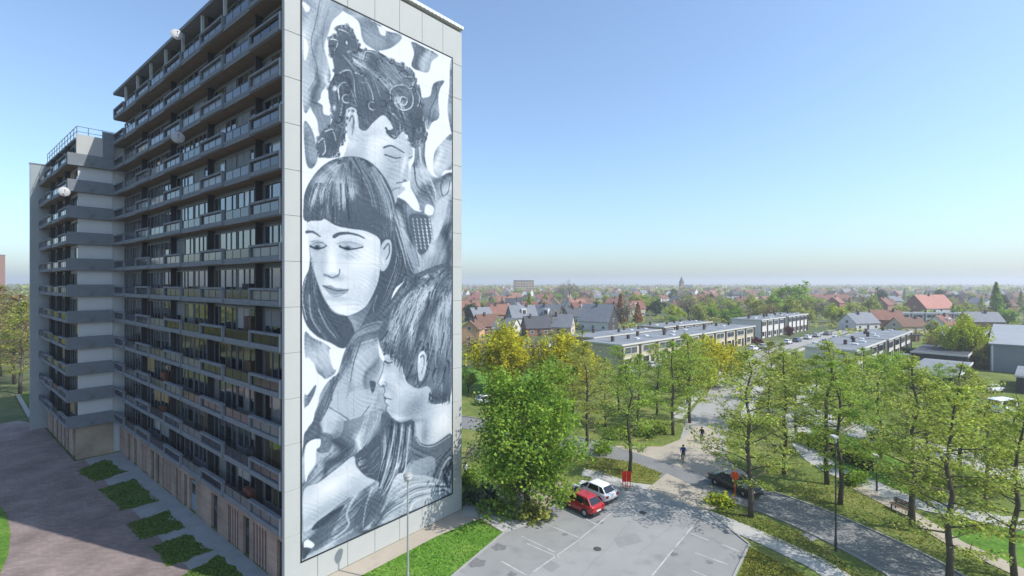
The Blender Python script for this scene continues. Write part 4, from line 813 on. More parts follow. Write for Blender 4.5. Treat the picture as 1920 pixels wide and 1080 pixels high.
for i, (u, v, s, k, lf) in enumerate(((1030,806,.8,0,'fresh'),(1075,790,.85,1,'olive'),(1135,800,.85,2,'spring'),(1195,800,.8,3,'fresh'),(1232,778,.85,1,'spring'),(1160,770,.8,0,'fresh'),(1290,755,.85,2,'fresh'))):
    tg('airy', k+i, u, v, s*.88, lf, f'{ordinal(i)} of the leafy trees in the grove left of the pale street', GU)
for i, (u, v, s, k, lf) in enumerate(((1440,800,.95,0,'olive'),(1492,812,.95,1,'spring'),(1530,775,.9,2,'fresh'),(1462,752,.85,3,'spring'),(1590,800,.9,3,'spring'),(1650,862,.92,0,'fresh'),(1625,775,.85,1,'fresh'),(1700,830,.9,2,'spring'),(1740,900,.9,1,'olive'),(1800,905,.9,3,'spring'),(1850,960,.84,0,'spring'),(1760,815,.8,0,'fresh'),(1830,860,.8,2,'olive'),(1905,930,.75,1,'spring'))):
    tg('airy', k+i, u, v, s*random.uniform(.78,.92), lf, f'{ordinal(i)} of the thin-leaved trees in the park strip right of the pale street', 'trees in the park strip')
GW = 'yellow willows'
for u, v, s, sz, lb in ((938,735,1.3,1.02,'yellow willow nearest the mural wall, left of its pair'),(1062,742,1.28,1.0,'yellow willow in front of the left end of the flat terrace'),(1330,722,1.3,.82,'broad golden willow at the bend of the pale street')):
    tg('willow', 0 if u < 1000 else 1, u, v, s, 'yellow', lb, GW, name='willow_tree', sz=sz)
tg('willow', 1, 1298, 735, .9, 'lime', 'green side willow leaning against the golden willow', GW, name='willow_tree')
tg('willow', 0, 1803, 684, 1.25, 'lime', 'round yellow green tree standing alone beside the grey warehouse', None, name='round_tree')
tg('bare', 0, 1000, 700, .8, 'brown', 'brown budding tree between the two yellow willows', None)
tg('bare', 1, 890, 690, .8, 'brown', 'brown budding tree right against the mural wall', None)
tg('round', 0, 878, 735, .45, 'fresh', 'small bright shrub tree beside the mural wall', None)
tg('bare', 0, 1755, 672, .75, 'brown', 'brown shrub tree left of the round yellow green tree', None)
tg('round', 1, 1845, 692, .55, 'olive', 'small olive tree at the corner of the grey warehouse', None)
tg('round', 0, 1660, 735, .75, 'green', 'bright green bushy tree behind the park strip', None)
tg('round', 1, 1690, 705, .5, 'fresh', 'smaller bright bush behind the park strip', None)
# shrubs under the trees
def shrub(u, v, rad, h, leaf, label, n=14):
    x, y = g(u, v); t = empty('shrub', (x, y, 0), 0, label, 'shrub', 'low shrubs'); r = np.random.RandomState(abs(int(u*7)))
    c = lumpy(r, n, rad, rad, h*.5, h*.5, .3); pos = np.concatenate([q+r.randn(46, 3)*.28 for q in c]); pos[:, 2] = np.abs(pos[:, 2])
    cm = leafmesh('foliage', pos, .2, r); cm.materials.append(LM[leaf]); inst('foliage', cm, t)
    mb = MB()
    for q in c[:6]: mb.tube([(0,0,0), q], [.04, .01], 4, False)
    inst('stem', mb.mesh('stem', barkd), t)
for u, v, rad, h, lf, lb in ((1165,822,1.6,1.6,'fresh','leafy shrub behind the trunk on the grass island'),(1205,818,1.5,1.4,'green','dark leafy shrub left of the street corner'),(1238,812,1.3,1.3,'spring','pale shrub nearest the street corner'),(1130,850,1.3,1.1,'green','low shrub right of the big dense tree'),
      (900,945,1.9,1.5,'dark','dark shrub at the foot of the mural wall'),(935,965,1.6,1.2,'green','green shrub under the big dense tree, nearest the lawn'),(880,905,1.2,1.0,'fresh','bright shrub beside the parked bicycles'),(1000,975,1.6,1.0,'olive','olive shrub edging the parking bays'),(1350,945,1.0,.5,'lime','low yellow green shrub at the foot of the orange sign'),
      (1890,870,1.6,2,'fresh','bright shrub at the right edge behind the park strip'),(1600,905,1.2,1.2,'green','green shrub beside the pale park path'),(1715,905,1.5,1.3,'olive','olive shrub between path and side road')): shrub(u, v, rad, h, lf, lb)
def hedge(p, q, w, h, leaf, label):
    a, b = Vector((*p, 0)), Vector((*q, 0)); L = (b-a).length; t = empty('hedge', a, math.atan2(b.y-a.y, b.x-a.x), label, 'hedge'); r = np.random.RandomState(int(L*10)); n = int(L*w*h*60+400)
    pos = np.stack([r.rand(n)*L, (r.rand(n)-.5)*w, r.rand(n)*h], -1); k = r.randint(0, 3, n); pos[k == 0, 2] = h+r.randn((k == 0).sum())*.04; pos[k == 1, 1] = np.sign(pos[k == 1, 1])*w/2+r.randn((k == 1).sum())*.04
    cm = leafmesh('foliage', pos, .22, r); cm.materials.append(LM[leaf]); inst('foliage', cm, t); MB().box(.05, L-.05, -w*.4, w*.4, 0, h*.9).build('twigs', barkd, t)
hedge(g(1498,828), g(1636,884), 1.0, 1.1, 'lime', 'long clipped yellow hedge beside the pale park path')
hedge(g(1782,686), g(1808,664), 2.6, 2.4, 'lime', 'clipped yellow block hedge in front of the grey warehouse')
hedge(g(1672,664), g(1750,668), 2.0, 1.8, 'dark', 'long dark green hedge behind the flat grey roofs')
# brushy trees beyond the forecourt on the left
for i, (x, y, s, k, lf) in enumerate(((-84,84,1.15,0,'olive'),(-93,92,1.3,1,'brown'),(-100,86,1.3,2,'lime'),(-104,100,1.35,0,'brown'),(-118,112,1.4,3,'olive'),(-92,80,.8,2,'yellow'))):
    tree('airy', k, x, y, s, lf, f'{ordinal(i)} brushy yellow brown tree left of the apartment wing', 'brushy trees left of the wing')
for i, (x, y) in enumerate(((-88,78),(-96,84),(-80,88))): shrub(*(960+x/y*FPX, HOR+CAMH*FPX/y), 3.0, 3.2, ('orange','fresh','brown')[i], ('rust coloured','bright green','brown')[i]+' brush at the edge of the forecourt', 30)
# wooded belt on the left, seen at the picture edge and mirrored in the balcony glass
r = np.random.RandomState(99); pts = []
for i in range(95):
    a = r.rand(); x, y = -118-60*r.rand()-20*a, -60+250*a; h = 9+7*r.rand(); c = lumpy(r, 20, 4.5, 4.5, h*.45, h*.55, .4); pts.append(np.concatenate([q+r.randn(22, 3)*1.0 for q in c])+np.array([x, y, 0]))
wm = leafmesh('woodland', np.concatenate(pts), 1.0, r); wm.materials.append(LM['olive']); tag(inst('woodland', wm), 'wooded belt of yellow green trees left of the forecourt', 'woodland', kind='stuff')

# grass tufts on the near lawns
def tufts(polys, n, leaf, name, label, h=.16):
    r = np.random.RandomState(n); P = []
    for poly in polys:
        a = np.array(poly); lo, hi = a.min(0), a.max(0); q = lo+r.rand(n, 2)*(hi-lo); ins = np.zeros(n, bool); b = np.roll(a, -1, 0)
        for (x0, y0), (x1, y1) in zip(a, b):
            c = (y0 > q[:, 1]) != (y1 > q[:, 1]); ins ^= c & (q[:, 0] < (x1-x0)*(q[:, 1]-y0)/(y1-y0+1e-9)+x0)
        P.append(q[ins])
    q = np.concatenate(P); pos = np.concatenate([q, (.04+h*.5*r.rand(len(q)))[:, None]], 1)
    me = leafmesh(name, pos, h, r, upbias=.1); me.materials.append(LM[leaf]); tag(inst(name, me), label, 'grass', kind='stuff')
lw2 = [loc2w(*p) for p in [(-2,-1.75),(10.5,-1.8),(14.2,-2.3)]]+[g(942,1000), g(850,1080), g(800,1130), g(700,1200)]
tufts([lw2], 12000, 'lawn', 'lawn_grass', 'fresh grass blades on the lawn in front of the mural', .09)
tufts([[g(*p) for p in q] for q in ([(143,884),(195,862),(234,886),(178,905)],[(183,919),(250,898),(299,940),(228,958)],[(236,984),(310,959),(348,990),(262,1014)],[(286,1026),(350,1002),(396,1035),(313,1062)],[(345,1078),(408,1044),(458,1082),(380,1116)])], 2600, 'moss', 'bed_grass', 'rough grass growing in the beds along the shaded facade', .09)
tufts([[g(*p) for p in q] for q in ([(1345,953),(1400,962),(1500,1000),(1630,1085),(1600,1085),(1345,960)],[(1460,918),(1560,890),(1700,968),(1900,1085),(1830,1085),(1660,990)],[(1385,1085),(1405,1026),(1520,1085)],[(1080,868),(1130,858),(1190,868),(1242,888),(1222,908),(1120,890)])], 6500, 'straw', 'verge_grass', 'patchy yellow green grass on the road verges', .08)
# ---------------------------------------------------------------- terraces, houses and trees behind the junction
RC = dict(orange=mat('tile_orange', (.25,.125,.09), .85, .2, .6), red=mat('tile_red', (.20,.09,.07), .85, .2, .6), brown=mat('tile_brown', (.15,.085,.06), .85, .2, .6), grey=mat('slate_grey', (.17,.18,.20), .7, .15, .6), dark=mat('slate_dark', (.06,.065,.075), .7, .2, .6), pink=mat('tile_pink', (.40,.19,.15), .85, .15, .6))
WC = dict(white=mat('house_white', (.60,.58,.55), .85, .06, .5), brick=mat('house_brick', (.26,.13,.085), .9, .2, .8), cream=mat('house_cream', (.52,.44,.32), .85, .08, .5), peach=mat('house_peach', (.56,.33,.19), .85, .08, .5), dark=mat('house_dark', (.06,.055,.055), .85, .15, .8), teal=mat('house_teal', (.12,.19,.21), .8, .1, .8), tanb=mat('house_tan', (.38,.29,.20), .9, .12, .8))
roofflat = mat('flat_roof_grey', (.19,.205,.22), .85, .2, .15, dirt=((.12,.13,.14), .2, .55)); fasc = mat('fascia_white', (.55,.53,.48), .7, .06); pierd = mat('pier_brown', (.10,.075,.06), .9, .15)
chm = mat('chimney_brick', (.09,.07,.06), .9, .2)
def house(x, y, rz, w, d, hw, hr, wall, roof, label, group=None, gable=None, win=True, chim=True, dormer=False):
    """gabled house; ridge along local x, gables at +-w/2"""
    t = empty('house', (x, y, 0), rz, label, 'house', group); a, b = w/2, d/2
    m = MB(); m.v = [(-a,-b,0),(a,-b,0),(a,b,0),(-a,b,0),(-a,-b,hw),(a,-b,hw),(a,b,hw),(-a,b,hw),(-a,0,hw+hr),(a,0,hw+hr)]
    m.f = [(0,1,5,4),(2,3,7,6),(1,2,6,9,5),(3,0,4,8,7)]; wo = m.mesh('wall', WC[wall])
    if gable: wo.materials.append(WC[gable]); wo.polygons[2].material_index = 1; wo.polygons[3].material_index = 1
    inst('wall', wo, t)
    e, th = .35, .16; k = hr/b; r = MB()
    for s in (-1, 1):
        p = [(-a-e, 0, hw+hr+th), (a+e, 0, hw+hr+th), (a+e, s*(b+e), hw-e*k+th), (-a-e, s*(b+e), hw-e*k+th)]; q = [(u, v, z-th+.02) for u, v, z in p]; n = len(r.v); r.v += p+q
        r.f += [(n,n+1,n+2,n+3) if s < 0 else (n+3,n+2,n+1,n), (n+4,n+7,n+6,n+5) if s < 0 else (n+5,n+6,n+7,n+4)]+[(n+i, n+4+i, n+4+(i+1) % 4, n+(i+1) % 4) for i in range(4)]
    ro = r.build('roof', RC[roof], t)
    if chim: c = random.uniform(-.3, .3)*w; MB().box(c-.35, c+.35, -.9, -.3, hw+hr*.5, hw+hr+.9).build('chimney', chm, ro)
    if dormer: MB().box(-1.1, 1.1, -b*.75, -b*.1, hw+.2, hw+hr*.72).build('dormer', WC['white'], ro); MB().box(-.7, .7, -b*.75-.03, -b*.75, hw+.5, hw+hr*.6).build('dormer_window', gmid, ro)
    if win:
        wf = MB().box(-.65, .65, -.05, .05, -.6, .6).mesh('window', framew); wp = MB().box(-.53, .53, -.065, -.05, -.48, .48).mesh('pane', gmid)
        for z in ([1.4, 4.0] if hw > 4.5 else [1.4]):
            for cx in ([-w*.28, w*.28] if w < 11 else [-w*.34, 0, w*.34]):
                o = inst('window', wf, t, (cx, -b, z)); inst('pane', wp, o)
        for s in (-1, 1):
            for z in (1.4, hw+.4):
                o = inst('window', wf, t, (s*a, 0, z), rz=s*math.pi/2); inst('pane', wp, o)
        MB().box(-.5, .5, -b-.05, -b, 0, 2.1).build('door', doorm, t)
    return t
TD = math.atan2(.678, .736)
def terrace(x, y, L, D, H, n, label, wall='cream', rz=TD, chims=True, roofm=None, seed=1, pier='brown'):
    """flat roofed row; front along local x at y=0 facing -y, roof behind"""
    t = empty('terrace', (x, y, 0), rz, label, 'terrace', 'flat roofed terraces'); rr = random.Random(seed)
    MB().box(0, L, 0, D, 0, H-.25).build('wall', WC[wall], t); ro = MB().box(-.2, L+.2, -.25, D+.2, H-.25, H).build('roof', roofm or roofflat, t)
    MB().box(-.3, L+.3, -.4, -.26, H-.3, H+.06).box(-.36, -.22, -.26, D+.3, H-.3, H+.06).build('fascia', fasc, t)
    w = L/n; pm = MB().box(-.22, .22, -.3, -.002, 0, H-.4).mesh('pier', pierd)
    wf = MB().box(-w*.36, w*.36, -.08, -.002, H-2.3, H-.75).mesh('window', framew); wp = MB().box(-w*.33, -.06, -.1, -.08, H-2.2, H-.85).box(.06, w*.33, -.1, -.08, H-2.2, H-.85).mesh('pane', gmid)
    wf2 = MB().box(-w*.36, w*.05, -.08, -.002, .6, 2.3).mesh('window', framew); wp2 = MB().box(-w*.33, w*.02, -.1, -.08, .7, 2.2).mesh('pane', gdark); dm = MB().box(w*.15, w*.33, -.06, -.002, 0, 2.2).mesh('door', doorm)
    for i in range(n+1): inst('pier', pm, t, (min(max(i*w, .23), L-.23), 0, 0))
    for i in range(n):
        c = (i+.5)*w; o = inst('window', wf, t, (c, 0, 0)); inst('pane', wp, o)
        if H > 4: o = inst('window', wf2, t, (c, 0, 0)); inst('pane', wp2, o)
        inst('door', dm, t, (c, 0, 0))
        if chims:
            q = rr.uniform(.4, .9)*D; MB().box(c-.3, c+.3, q-.3, q+.3, H, H+rr.uniform(.7, 1.3)).build('chimney', chm, ro)
            if rr.random() < .6: MB().box(c+.8, c+2.0, q-2, q-1, H, H+.25).build('rooflight', framew, ro)
    return t
terrace(23.8, 107, 36, 10.5, 5.5, 5, 'long flat-roofed cream terrace, its end nearest the yellow willows', seed=1)
terrace(23.8+36.6*.736+.3, 107+36.6*.678-.3, 34, 10.5, 5.5, 5, 'flat-roofed terrace continuing the cream row towards the pale street bend', seed=2)
terrace(84.5, 167, 22, 10, 6.4, 4, 'stepped flat-roofed terrace of white bays beyond the first row', 'white', seed=3)
terrace(84.5+24*.736, 167+24*.678-1, 22, 10, 6.6, 5, 'farthest flat-roofed terrace of white bays up the street', 'white', seed=4)
terrace(22, 133, 34, 9, 4.2, 5, 'low grey flat-roofed row behind the cream terrace', 'tanb', seed=5)
terrace(50, 162, 34, 9, 4.4, 5, 'second low grey flat-roofed row farther behind the cream terrace', 'tanb', seed=6)
terrace(69, 99, 26, 9, 5.4, 4, 'grey flat-roofed terrace right of the street, nearest the park strip', 'white', seed=7)
terrace(90, 118, 30, 9, 5.4, 4, 'grey flat-roofed terrace right of the street, behind the nearest one', 'white', seed=8)
terrace(96, 104, 20, 9, 3.6, 3, 'low dark-roofed garage row in front of the dark hedge', 'dark', roofm=RC['dark'], chims=False, seed=9)
terrace(118, 124, 26, 9, 5.2, 4, 'pale-roofed terrace left of the round yellow green tree', 'white', seed=10)
terrace(76, 84, 22, 7, 3.0, 4, 'lowest flat grey garage roofs behind the park strip', 'dark', chims=False, seed=13)
terrace(92, 80, 14, 7, 3.0, 2, 'flat grey garage block with dark open fronts at the right edge', 'dark', chims=False, seed=14)
terrace(160, 228, 52, 9, 5.2, 9, 'long row of white-fronted houses below the pink-roofed house', 'white', rz=R(-6), seed=11)
# grey warehouse at the right edge
wh = empty('warehouse', (103, 106, 0), R(45), 'grey windowless warehouse with pale roof at the right edge', 'warehouse')
whm = mat('warehouse_cladding', (.22,.235,.25), .7, .06, .5)
MB().box(0, 70, -34, 0, 0, 5.7).build('wall', whm, wh); MB().box(-.3, 70.3, -34.3, .3, 5.7, 5.95).build('roof', mat('warehouse_roof', (.26,.275,.29), .7, .1, .1), wh)
for i in range(6): MB().box(-.06, -.002, -.5-i*5.6, -.2-i*5.6, 0, 5.6).build('cladding_rib', capm, wh)
for i in range(8): MB().box(3+i*8, 4.2+i*8, -12.5, -11.6, 5.95, 6.9).build('roof_vent', chm, wh)
# house rows
HG = 'houses behind the terraces'
def hp(u, v, rz, w, d, hw, hr, wall, roof, label, **k): x, y = g(u, v); return house(x, y, R(rz), w, d, hw, hr, wall, roof, label, HG, **k)
hp(886,640,82,9,6.2,4.2,2.6,'peach','brown','peach-coloured gabled house closest to the mural wall',gable='peach')
hp(900,612,40,10,8,3.0,5.2,'dark','grey','grey-roofed house with a dark gable, nearest the mural wall',gable='dark')
hp(938,606,10,9,8,4.5,4.2,'peach','orange','orange-roofed peach house between two grey-roofed ones')
hp(978,616,20,11,8,5.0,4.6,'white','grey','white house with grey roof and teal gable above the willows',gable='teal',dormer=True)
hp(1030,614,-32,11,9,4.0,5.6,'white','grey','slate-roofed house with a tall dark gable above the willows',gable='dark',dormer=True)
hp(1072,606,30,8,7,3.5,3.8,'teal','dark','small dark house left of the big slate-roofed house')
hp(1122,618,-35,13,10,3.8,6.4,'white','grey','big slate-roofed house with dark triangular gable behind the low flat roofs',gable='dark')
hp(968,596,80,9,7,5.0,3.6,'white','grey','white pointed gable showing behind the front houses',gable='white')
hp(1022,592,60,9,8,4.6,5.0,'brick','brown','brown house with a steep orange-edged gable',gable='brick')
hp(1000,590,5,13,8,4.5,3.2,'brick','red','low red-roofed house behind the slate roofs')
hp(880,592,5,12,8,4.5,3.8,'brick','orange','orange-roofed house beside the mural wall')
hp(1530,585,10,11,8,5,4.4,'white','dark','dark-roofed house at the end of the farthest terrace',gable='dark')
hp(1742,594,12,20,13,5.2,7.0,'white','pink','large house with a broad pink roof above the white row',gable='brick')
hp(1655,580,4,14,8,4,3.5,'brick','brown','brown-roofed house left of the pink-roofed house')
hp(1556,574,2,30,10,5,4.2,'cream','red','long red-roofed building above the end of the street')
placed = [(g(u, v)) for u, v in ((886,640),(900,612),(938,606),(978,616),(1030,614),(1072,606),(1122,618),(968,596),(1022,592),(1000,590),(880,592),(1530,585),(1742,594),(1655,580),(1556,574))]
rr = random.Random(21)
cnt = {}
for Yr, nm, u0, u1, n in ((285,'second house row',860,1140,6),(335,'third house row',864,1920,17),(400,'fourth house row',864,1930,20),(475,'fifth house row',864,1930,22),(560,'sixth house row',864,1930,24),(670,'seventh house row',864,1930,24)):
    for i in range(n):
        u = u0+(u1-u0)*(i+.5+rr.uniform(-.3,.3))/n; y = Yr+rr.uniform(-18, 18); x = (u-960)/FPX*y
        if any((x-a)**2+(y-b)**2 < 190 for a, b in placed): continue
        placed.append((x, y)); rf = rr.choice(['orange','orange','red','brown','grey','grey','dark','brown']); k = (nm, rf); c = cnt.get(k, 0); cnt[k] = c+1
        house(x, y, R(rr.choice([0, 12, 40, -35, 80, 95])), rr.uniform(9, 16), rr.uniform(7.5, 9.5), rr.uniform(3.2, 5.4), rr.uniform(3, 4.8), rr.choice(['white','brick','brick','cream','tanb','white']), rf,
              f'{ordinal(c)} {rf}-roofed house from the mural wall in the {nm} behind the terraces', 'suburban house rows', win=Yr < 300, chim=Yr < 500)
# more roofs close behind the willows and beside the right-hand terraces
for u, v, rz, w, d, hw, hr, wl, rf, lb in ((912,624,35,9,7,3.0,4.0,'brick','brown','brown-roofed house behind the peach one'),(950,630,-30,8,7,2.8,3.6,'white','grey','low white house with grey roof half hidden by the left willow'),(1005,628,15,9,7,3.0,3.8,'brick','dark','dark-roofed brick house right above the gap between the willows'),
      (1052,626,-20,9,7,3.0,4.2,'cream','grey','cream house with grey roof above the second willow'),(1090,598,10,10,8,4.4,4.2,'brick','red','red-roofed brick house behind the big slate-roofed one'),(1150,600,-25,10,8,4.2,4.4,'white','brown','white house with brown roof beside the slim orange tree'),(1188,592,20,11,8,4.5,4.0,'cream','red','red-roofed cream house right of the slim orange tree'),
      (1610,618,15,12,8,3.0,3.6,'white','grey','white bungalow with grey roof beyond the right-hand terraces'),(1660,612,-20,11,8,3.2,3.8,'brick','orange','orange-roofed bungalow beyond the right-hand terraces'),(1700,624,10,11,7,2.8,3.0,'cream','brown','low brown-roofed bungalow left of the round yellow green tree'),(1765,622,30,10,7,3.0,3.4,'white','red','red-roofed bungalow behind the round yellow green tree'),(1838,616,-10,12,8,3.2,3.6,'brick','grey','grey-roofed bungalow left of the warehouse')):
    hp(u, v, rz, w, d, hw, hr, wl, rf, lb, dormer=rf == 'red'); placed.append(g(u, v))
shedm = mat('shed_wood', (.20,.13,.08), .9, .2, 2); rr = random.Random(31)
for i, (u, v) in enumerate(((1575,668),(1632,676),(1700,682),(1728,690),(1655,700),(1752,655),(1590,690),(1715,640),(900,655),(930,668),(1008,662),(1035,655))):
    x, y = g(u, v); t = empty('garden_shed', (x, y, 0), R(rr.choice([43, -47, 20])), f'{ordinal(i)} of the small garden sheds, ' + ('right of the pale street' if u > 1300 else 'among the willows left of the terrace'), 'shed', 'garden sheds')
    w, d, h = rr.uniform(2.2, 3.4), rr.uniform(2, 2.8), 2.1; MB().box(-w/2, w/2, -d/2, d/2, 0, h).build('wall', rr.choice([shedm, WC['white'], shedm]), t); MB().box(-w/2-.2, w/2+.2, -d/2-.2, d/2+.2, h, h+.15).build('roof', rr.choice([roofflat, RC['dark'], RC['brown']]), t); MB().box(-.4, .4, -d/2-.04, -d/2, 0, 1.9).build('door', doorm, t)
# taller landmarks on the horizon
def block(x, y, w, d, h, m, label, fl=6, bays=8):
    t = empty('apartment_block', (x, y, 0), R(8), label, 'apartment block'); MB().box(-w/2, w/2, -d/2, d/2, 0, h).build('wall', m, t); MB().box(-w/2-.4, w/2+.4, -d/2-.4, d/2+.4, h, h+.5).build('roof', roofflat, t)
    wm = MB().box(-w/bays*.3, w/bays*.3, -.08, 0, -.8, .8).mesh('window', gmid)
    for f in range(fl):
        for b in range(bays): inst('window', wm, t, (-w/2+(b+.5)*w/bays, -d/2, (f+.6)*h/fl))
for u, v, Y, w, m, lb in ((982,526,760,30,WC['tanb'],'brownish apartment block on the horizon beyond the house rows'),):
    block((u-960)/FPX*Y, Y, w, 12, CAMH+(HOR-v)/FPX*Y, m, lb, bays=7)
block(-524, 500, 9, 9, 47, WC['brick'], 'reddish tower block on the horizon at the left edge', fl=14, bays=3)
ch = empty('church', (310, 900, 0), R(20), 'distant church with a pointed dark spire on the horizon', 'church')
MB().box(-3, 3, -3, 3, 0, 19).build('tower_wall', WC['brick'], ch); mb = MB(); mb.v = [(-3.2,-3.2,19),(3.2,-3.2,19),(3.2,3.2,19),(-3.2,3.2,19),(0,0,31)]; mb.f = [(0,1,4),(1,2,4),(2,3,4),(3,0,4),(3,2,1,0)]; mb.build('spire', RC['dark'], ch)
mb = MB().box(3, 24, -6, 6, 0, 9); mb.build('nave_wall', WC['brick'], ch); mb = MB(); mb.v = [(3,-6.3,9),(24,-6.3,9),(24,6.3,9),(3,6.3,9),(3,0,15),(24,0,15)]; mb.f = [(0,1,5,4),(2,3,4,5),(0,4,3),(1,2,5)]; mb.build('nave_roof', RC['dark'], ch)
# trees between the houses
for i, (u, Y, s) in enumerate(((1055,520,2.0),(1068,540,2.1),(1080,530,1.8))): tree('bare', i, (u-960)/FPX*Y, Y, s, 'grey', f'{("left","tallest","right")[i]} of three tall grey leafless trees on the skyline', 'tall leafless trees on the skyline')
for kind, var, u, v, s, lf, lb in (('far',2,1232,592,1.15,'dark','dark round tree behind the flat terraces'),('bare',0,1290,600,1.5,'grey','broad grey leafless tree behind the flat terraces'),('far',3,1335,600,.85,'lime','bright lime tree behind the flat terraces'),('far',0,1375,598,1.15,'olive','grey green tree right of the lime tree'),
      ('far',1,1412,600,1.2,'olive','tall olive tree left of the big green pair'),('far',1,1470,592,1.75,'green','left and darker of the big green pair of trees'),('far',3,1502,592,1.7,'fresh','right and brighter of the big green pair of trees'),('conifer',0,1437,602,.8,'dark','dark conifer in front of the big green pair'),
      ('conifer',1,1163,606,1.15,'orange','slim orange brown tree rising behind the low flat roofs'),('conifer',0,1196,604,.95,'orange','shorter orange brown tree right of the slim one'),('far',0,1262,612,.6,'fresh','small fresh green tree behind the terrace roofs'),('far',2,1224,622,.3,'plum','small plum coloured tree on the terrace side'),
      ('bare',1,1320,590,1.4,'brown','brown leafless tree behind the lime tree'),('far',0,1480,606,.55,'lime','low lime bush under the big green pair'),('far',2,1565,606,1.1,'lime','yellow green tree at the far end of the street'),('far',0,1600,604,1.1,'olive','olive tree right of the far end of the street'),
      ('far',1,1625,596,.9,'olive','pale olive tree left of the brown-roofed house'),('conifer',1,1868,602,1.6,'green','tall green tree above the warehouse roof'),('far',0,1890,612,.9,'green','green tree right against the warehouse roof'),('far',2,1800,605,.9,'green','green tree right of the pink-roofed house'),
      ('far',3,1650,576,1.3,'dark','dark tree left of the pink-roofed house'),('far',1,1765,574,1.4,'dark','dark tree right of the pink roof'),('far',0,1740,605,.7,'lime','lime tree in front of the pink-roofed house'),('bare',0,1845,612,1.0,'brown','brown leafless tree left of the warehouse'),
      ('far',2,1110,612,.5,'dark','dark shrub tree beside the big slate-roofed house'),('far',0,905,606,.5,'fresh','lime bush beside the dark gable'),('far',0,950,590,.6,'lime','bright lime tree among the front houses'),('far',1,1262,566,1.3,'dark','dark tree on the skyline left of the spire'),
      ('bare',1,1040,625,.9,'brown','brown budding tree between willows and slate roofs'),('far',2,1420,650,.35,'plum','plum coloured bush on the verge by the terraces'),('far',1,1480,632,.4,'plum','larger plum coloured bush farther up the street')):
    tg(kind, var, u, v, s, lf, lb, 'trees among the houses')
rr = random.Random(78); cnt = {}
for i in range(26):
    u = 1165+385*(i+.5+rr.uniform(-.4,.4))/26; y = rr.uniform(215, 330); x = (u-960)/FPX*y
    if any((x-a)**2+(y-b)**2 < 60 for a, b in placed): continue
    lf = rr.choice(['olive','green','fresh','brown','grey','grey','olive','lime']); w = dict(olive='olive',green='mid green',fresh='fresh green',brown='brown',grey='grey',lime='lime')[lf]; c = cnt.get(w, 0); cnt[w] = c+1
    tree('bare' if lf in ('brown','grey') else 'far', i, x, y, rr.uniform(.9, 1.35), lf, f'{ordinal(c)} {w} tree from the left in the leafy belt right behind the flat terraces', 'leafy belt behind the terraces')
rr = random.Random(77); cnt = {}
for Yr, nm, n in ((165,'garden belt',26),(210,'front belt',24),(250,'nearest belt',16),(310,'second belt',16),(370,'third belt',22),(440,'fourth belt',26),(520,'fifth belt',28),(620,'sixth belt',30)):
    for i in range(n):
        u = 866+1070*(i+.5+rr.uniform(-.4,.4))/n; y = Yr+rr.uniform(-22, 22); x = (u-960)/FPX*y
        if Yr < 300 and 1130 < u < 1570: continue
        if Yr < 180 and (u > 1830 or (1590 < u < 1700)): continue
        if any((x-a)**2+(y-b)**2 < 55 for a, b in placed): continue
        lf = rr.choice(['olive','green','fresh','brown','grey','dark','olive','lime']); kd = 'bare' if lf in ('brown','grey') else rr.choice(['far','far','far','conifer']) if lf != 'dark' else 'far'
        w = dict(olive='olive',green='mid green',fresh='fresh green',brown='brown',grey='grey',dark='dark',lime='lime')[lf]; k = (nm, w); c = cnt.get(k, 0); cnt[k] = c+1
        tree(kd, i, x, y, rr.uniform(.7, 1.15) if Yr > 240 else rr.uniform(.3, .6), lf, f'{ordinal(c)} {w} tree from the mural wall in the {nm} among the houses', 'trees among the houses')
# garden shrubs and hedges between the houses
r = np.random.RandomState(15); pts = []
for i in range(1500):
    y = 120+560*r.rand()**1.2; u = 850+1090*r.rand(); x = (u-960)/FPX*y
    if y < 200 and (1100 < u < 1560): continue
    if y < 150 and u > 1560: continue
    h = .8+2.2*r.rand()**2; w = 1+2.5*r.rand(); pts.append(r.randn(16, 3)*np.array([w*.5, w*.35, h*.3])+np.array([x, y, h*.5]))
gm = leafmesh('garden_shrubs', np.concatenate(pts), .95, r); gm.materials.append(LM['olive']); tag(inst('garden_shrubs', gm), 'hedges and shrubs filling the gardens between the houses', 'shrubs', kind='stuff')
# the far town and its woods, too distant to tell apart
r = np.random.RandomState(5); pts = []
for i in range(900):
    y = 700+2600*r.rand()**1.5; u = 700+1350*r.rand(); x = (u-960)/FPX*y; s = 1+.6*r.rand(); h = (7+6*r.rand()); c = lumpy(r, 7, 6*s, 4*s, h*.5, h*.5, .3); pts.append(np.concatenate([q+r.randn(7, 3)*1.6 for q in c])+np.array([x, y, 0]))
for i in range(160):
    y = 300+1500*r.rand(); u = -150+260*r.rand(); x = (u-960)/FPX*y; h = 10+7*r.rand(); c = lumpy(r, 9, 7, 6, h*.5, h*.5, .3); pts.append(np.concatenate([q+r.randn(9, 3)*1.6 for q in c])+np.array([x, y, 0]))
wm = leafmesh('distant_woods', np.concatenate(pts), 3.2, r); wm.materials.append(LM['olive']); tag(inst('distant_woods', wm), 'hazy tree tops spread over the far town', 'woods', kind='stuff')
mb = MB(); mi = []
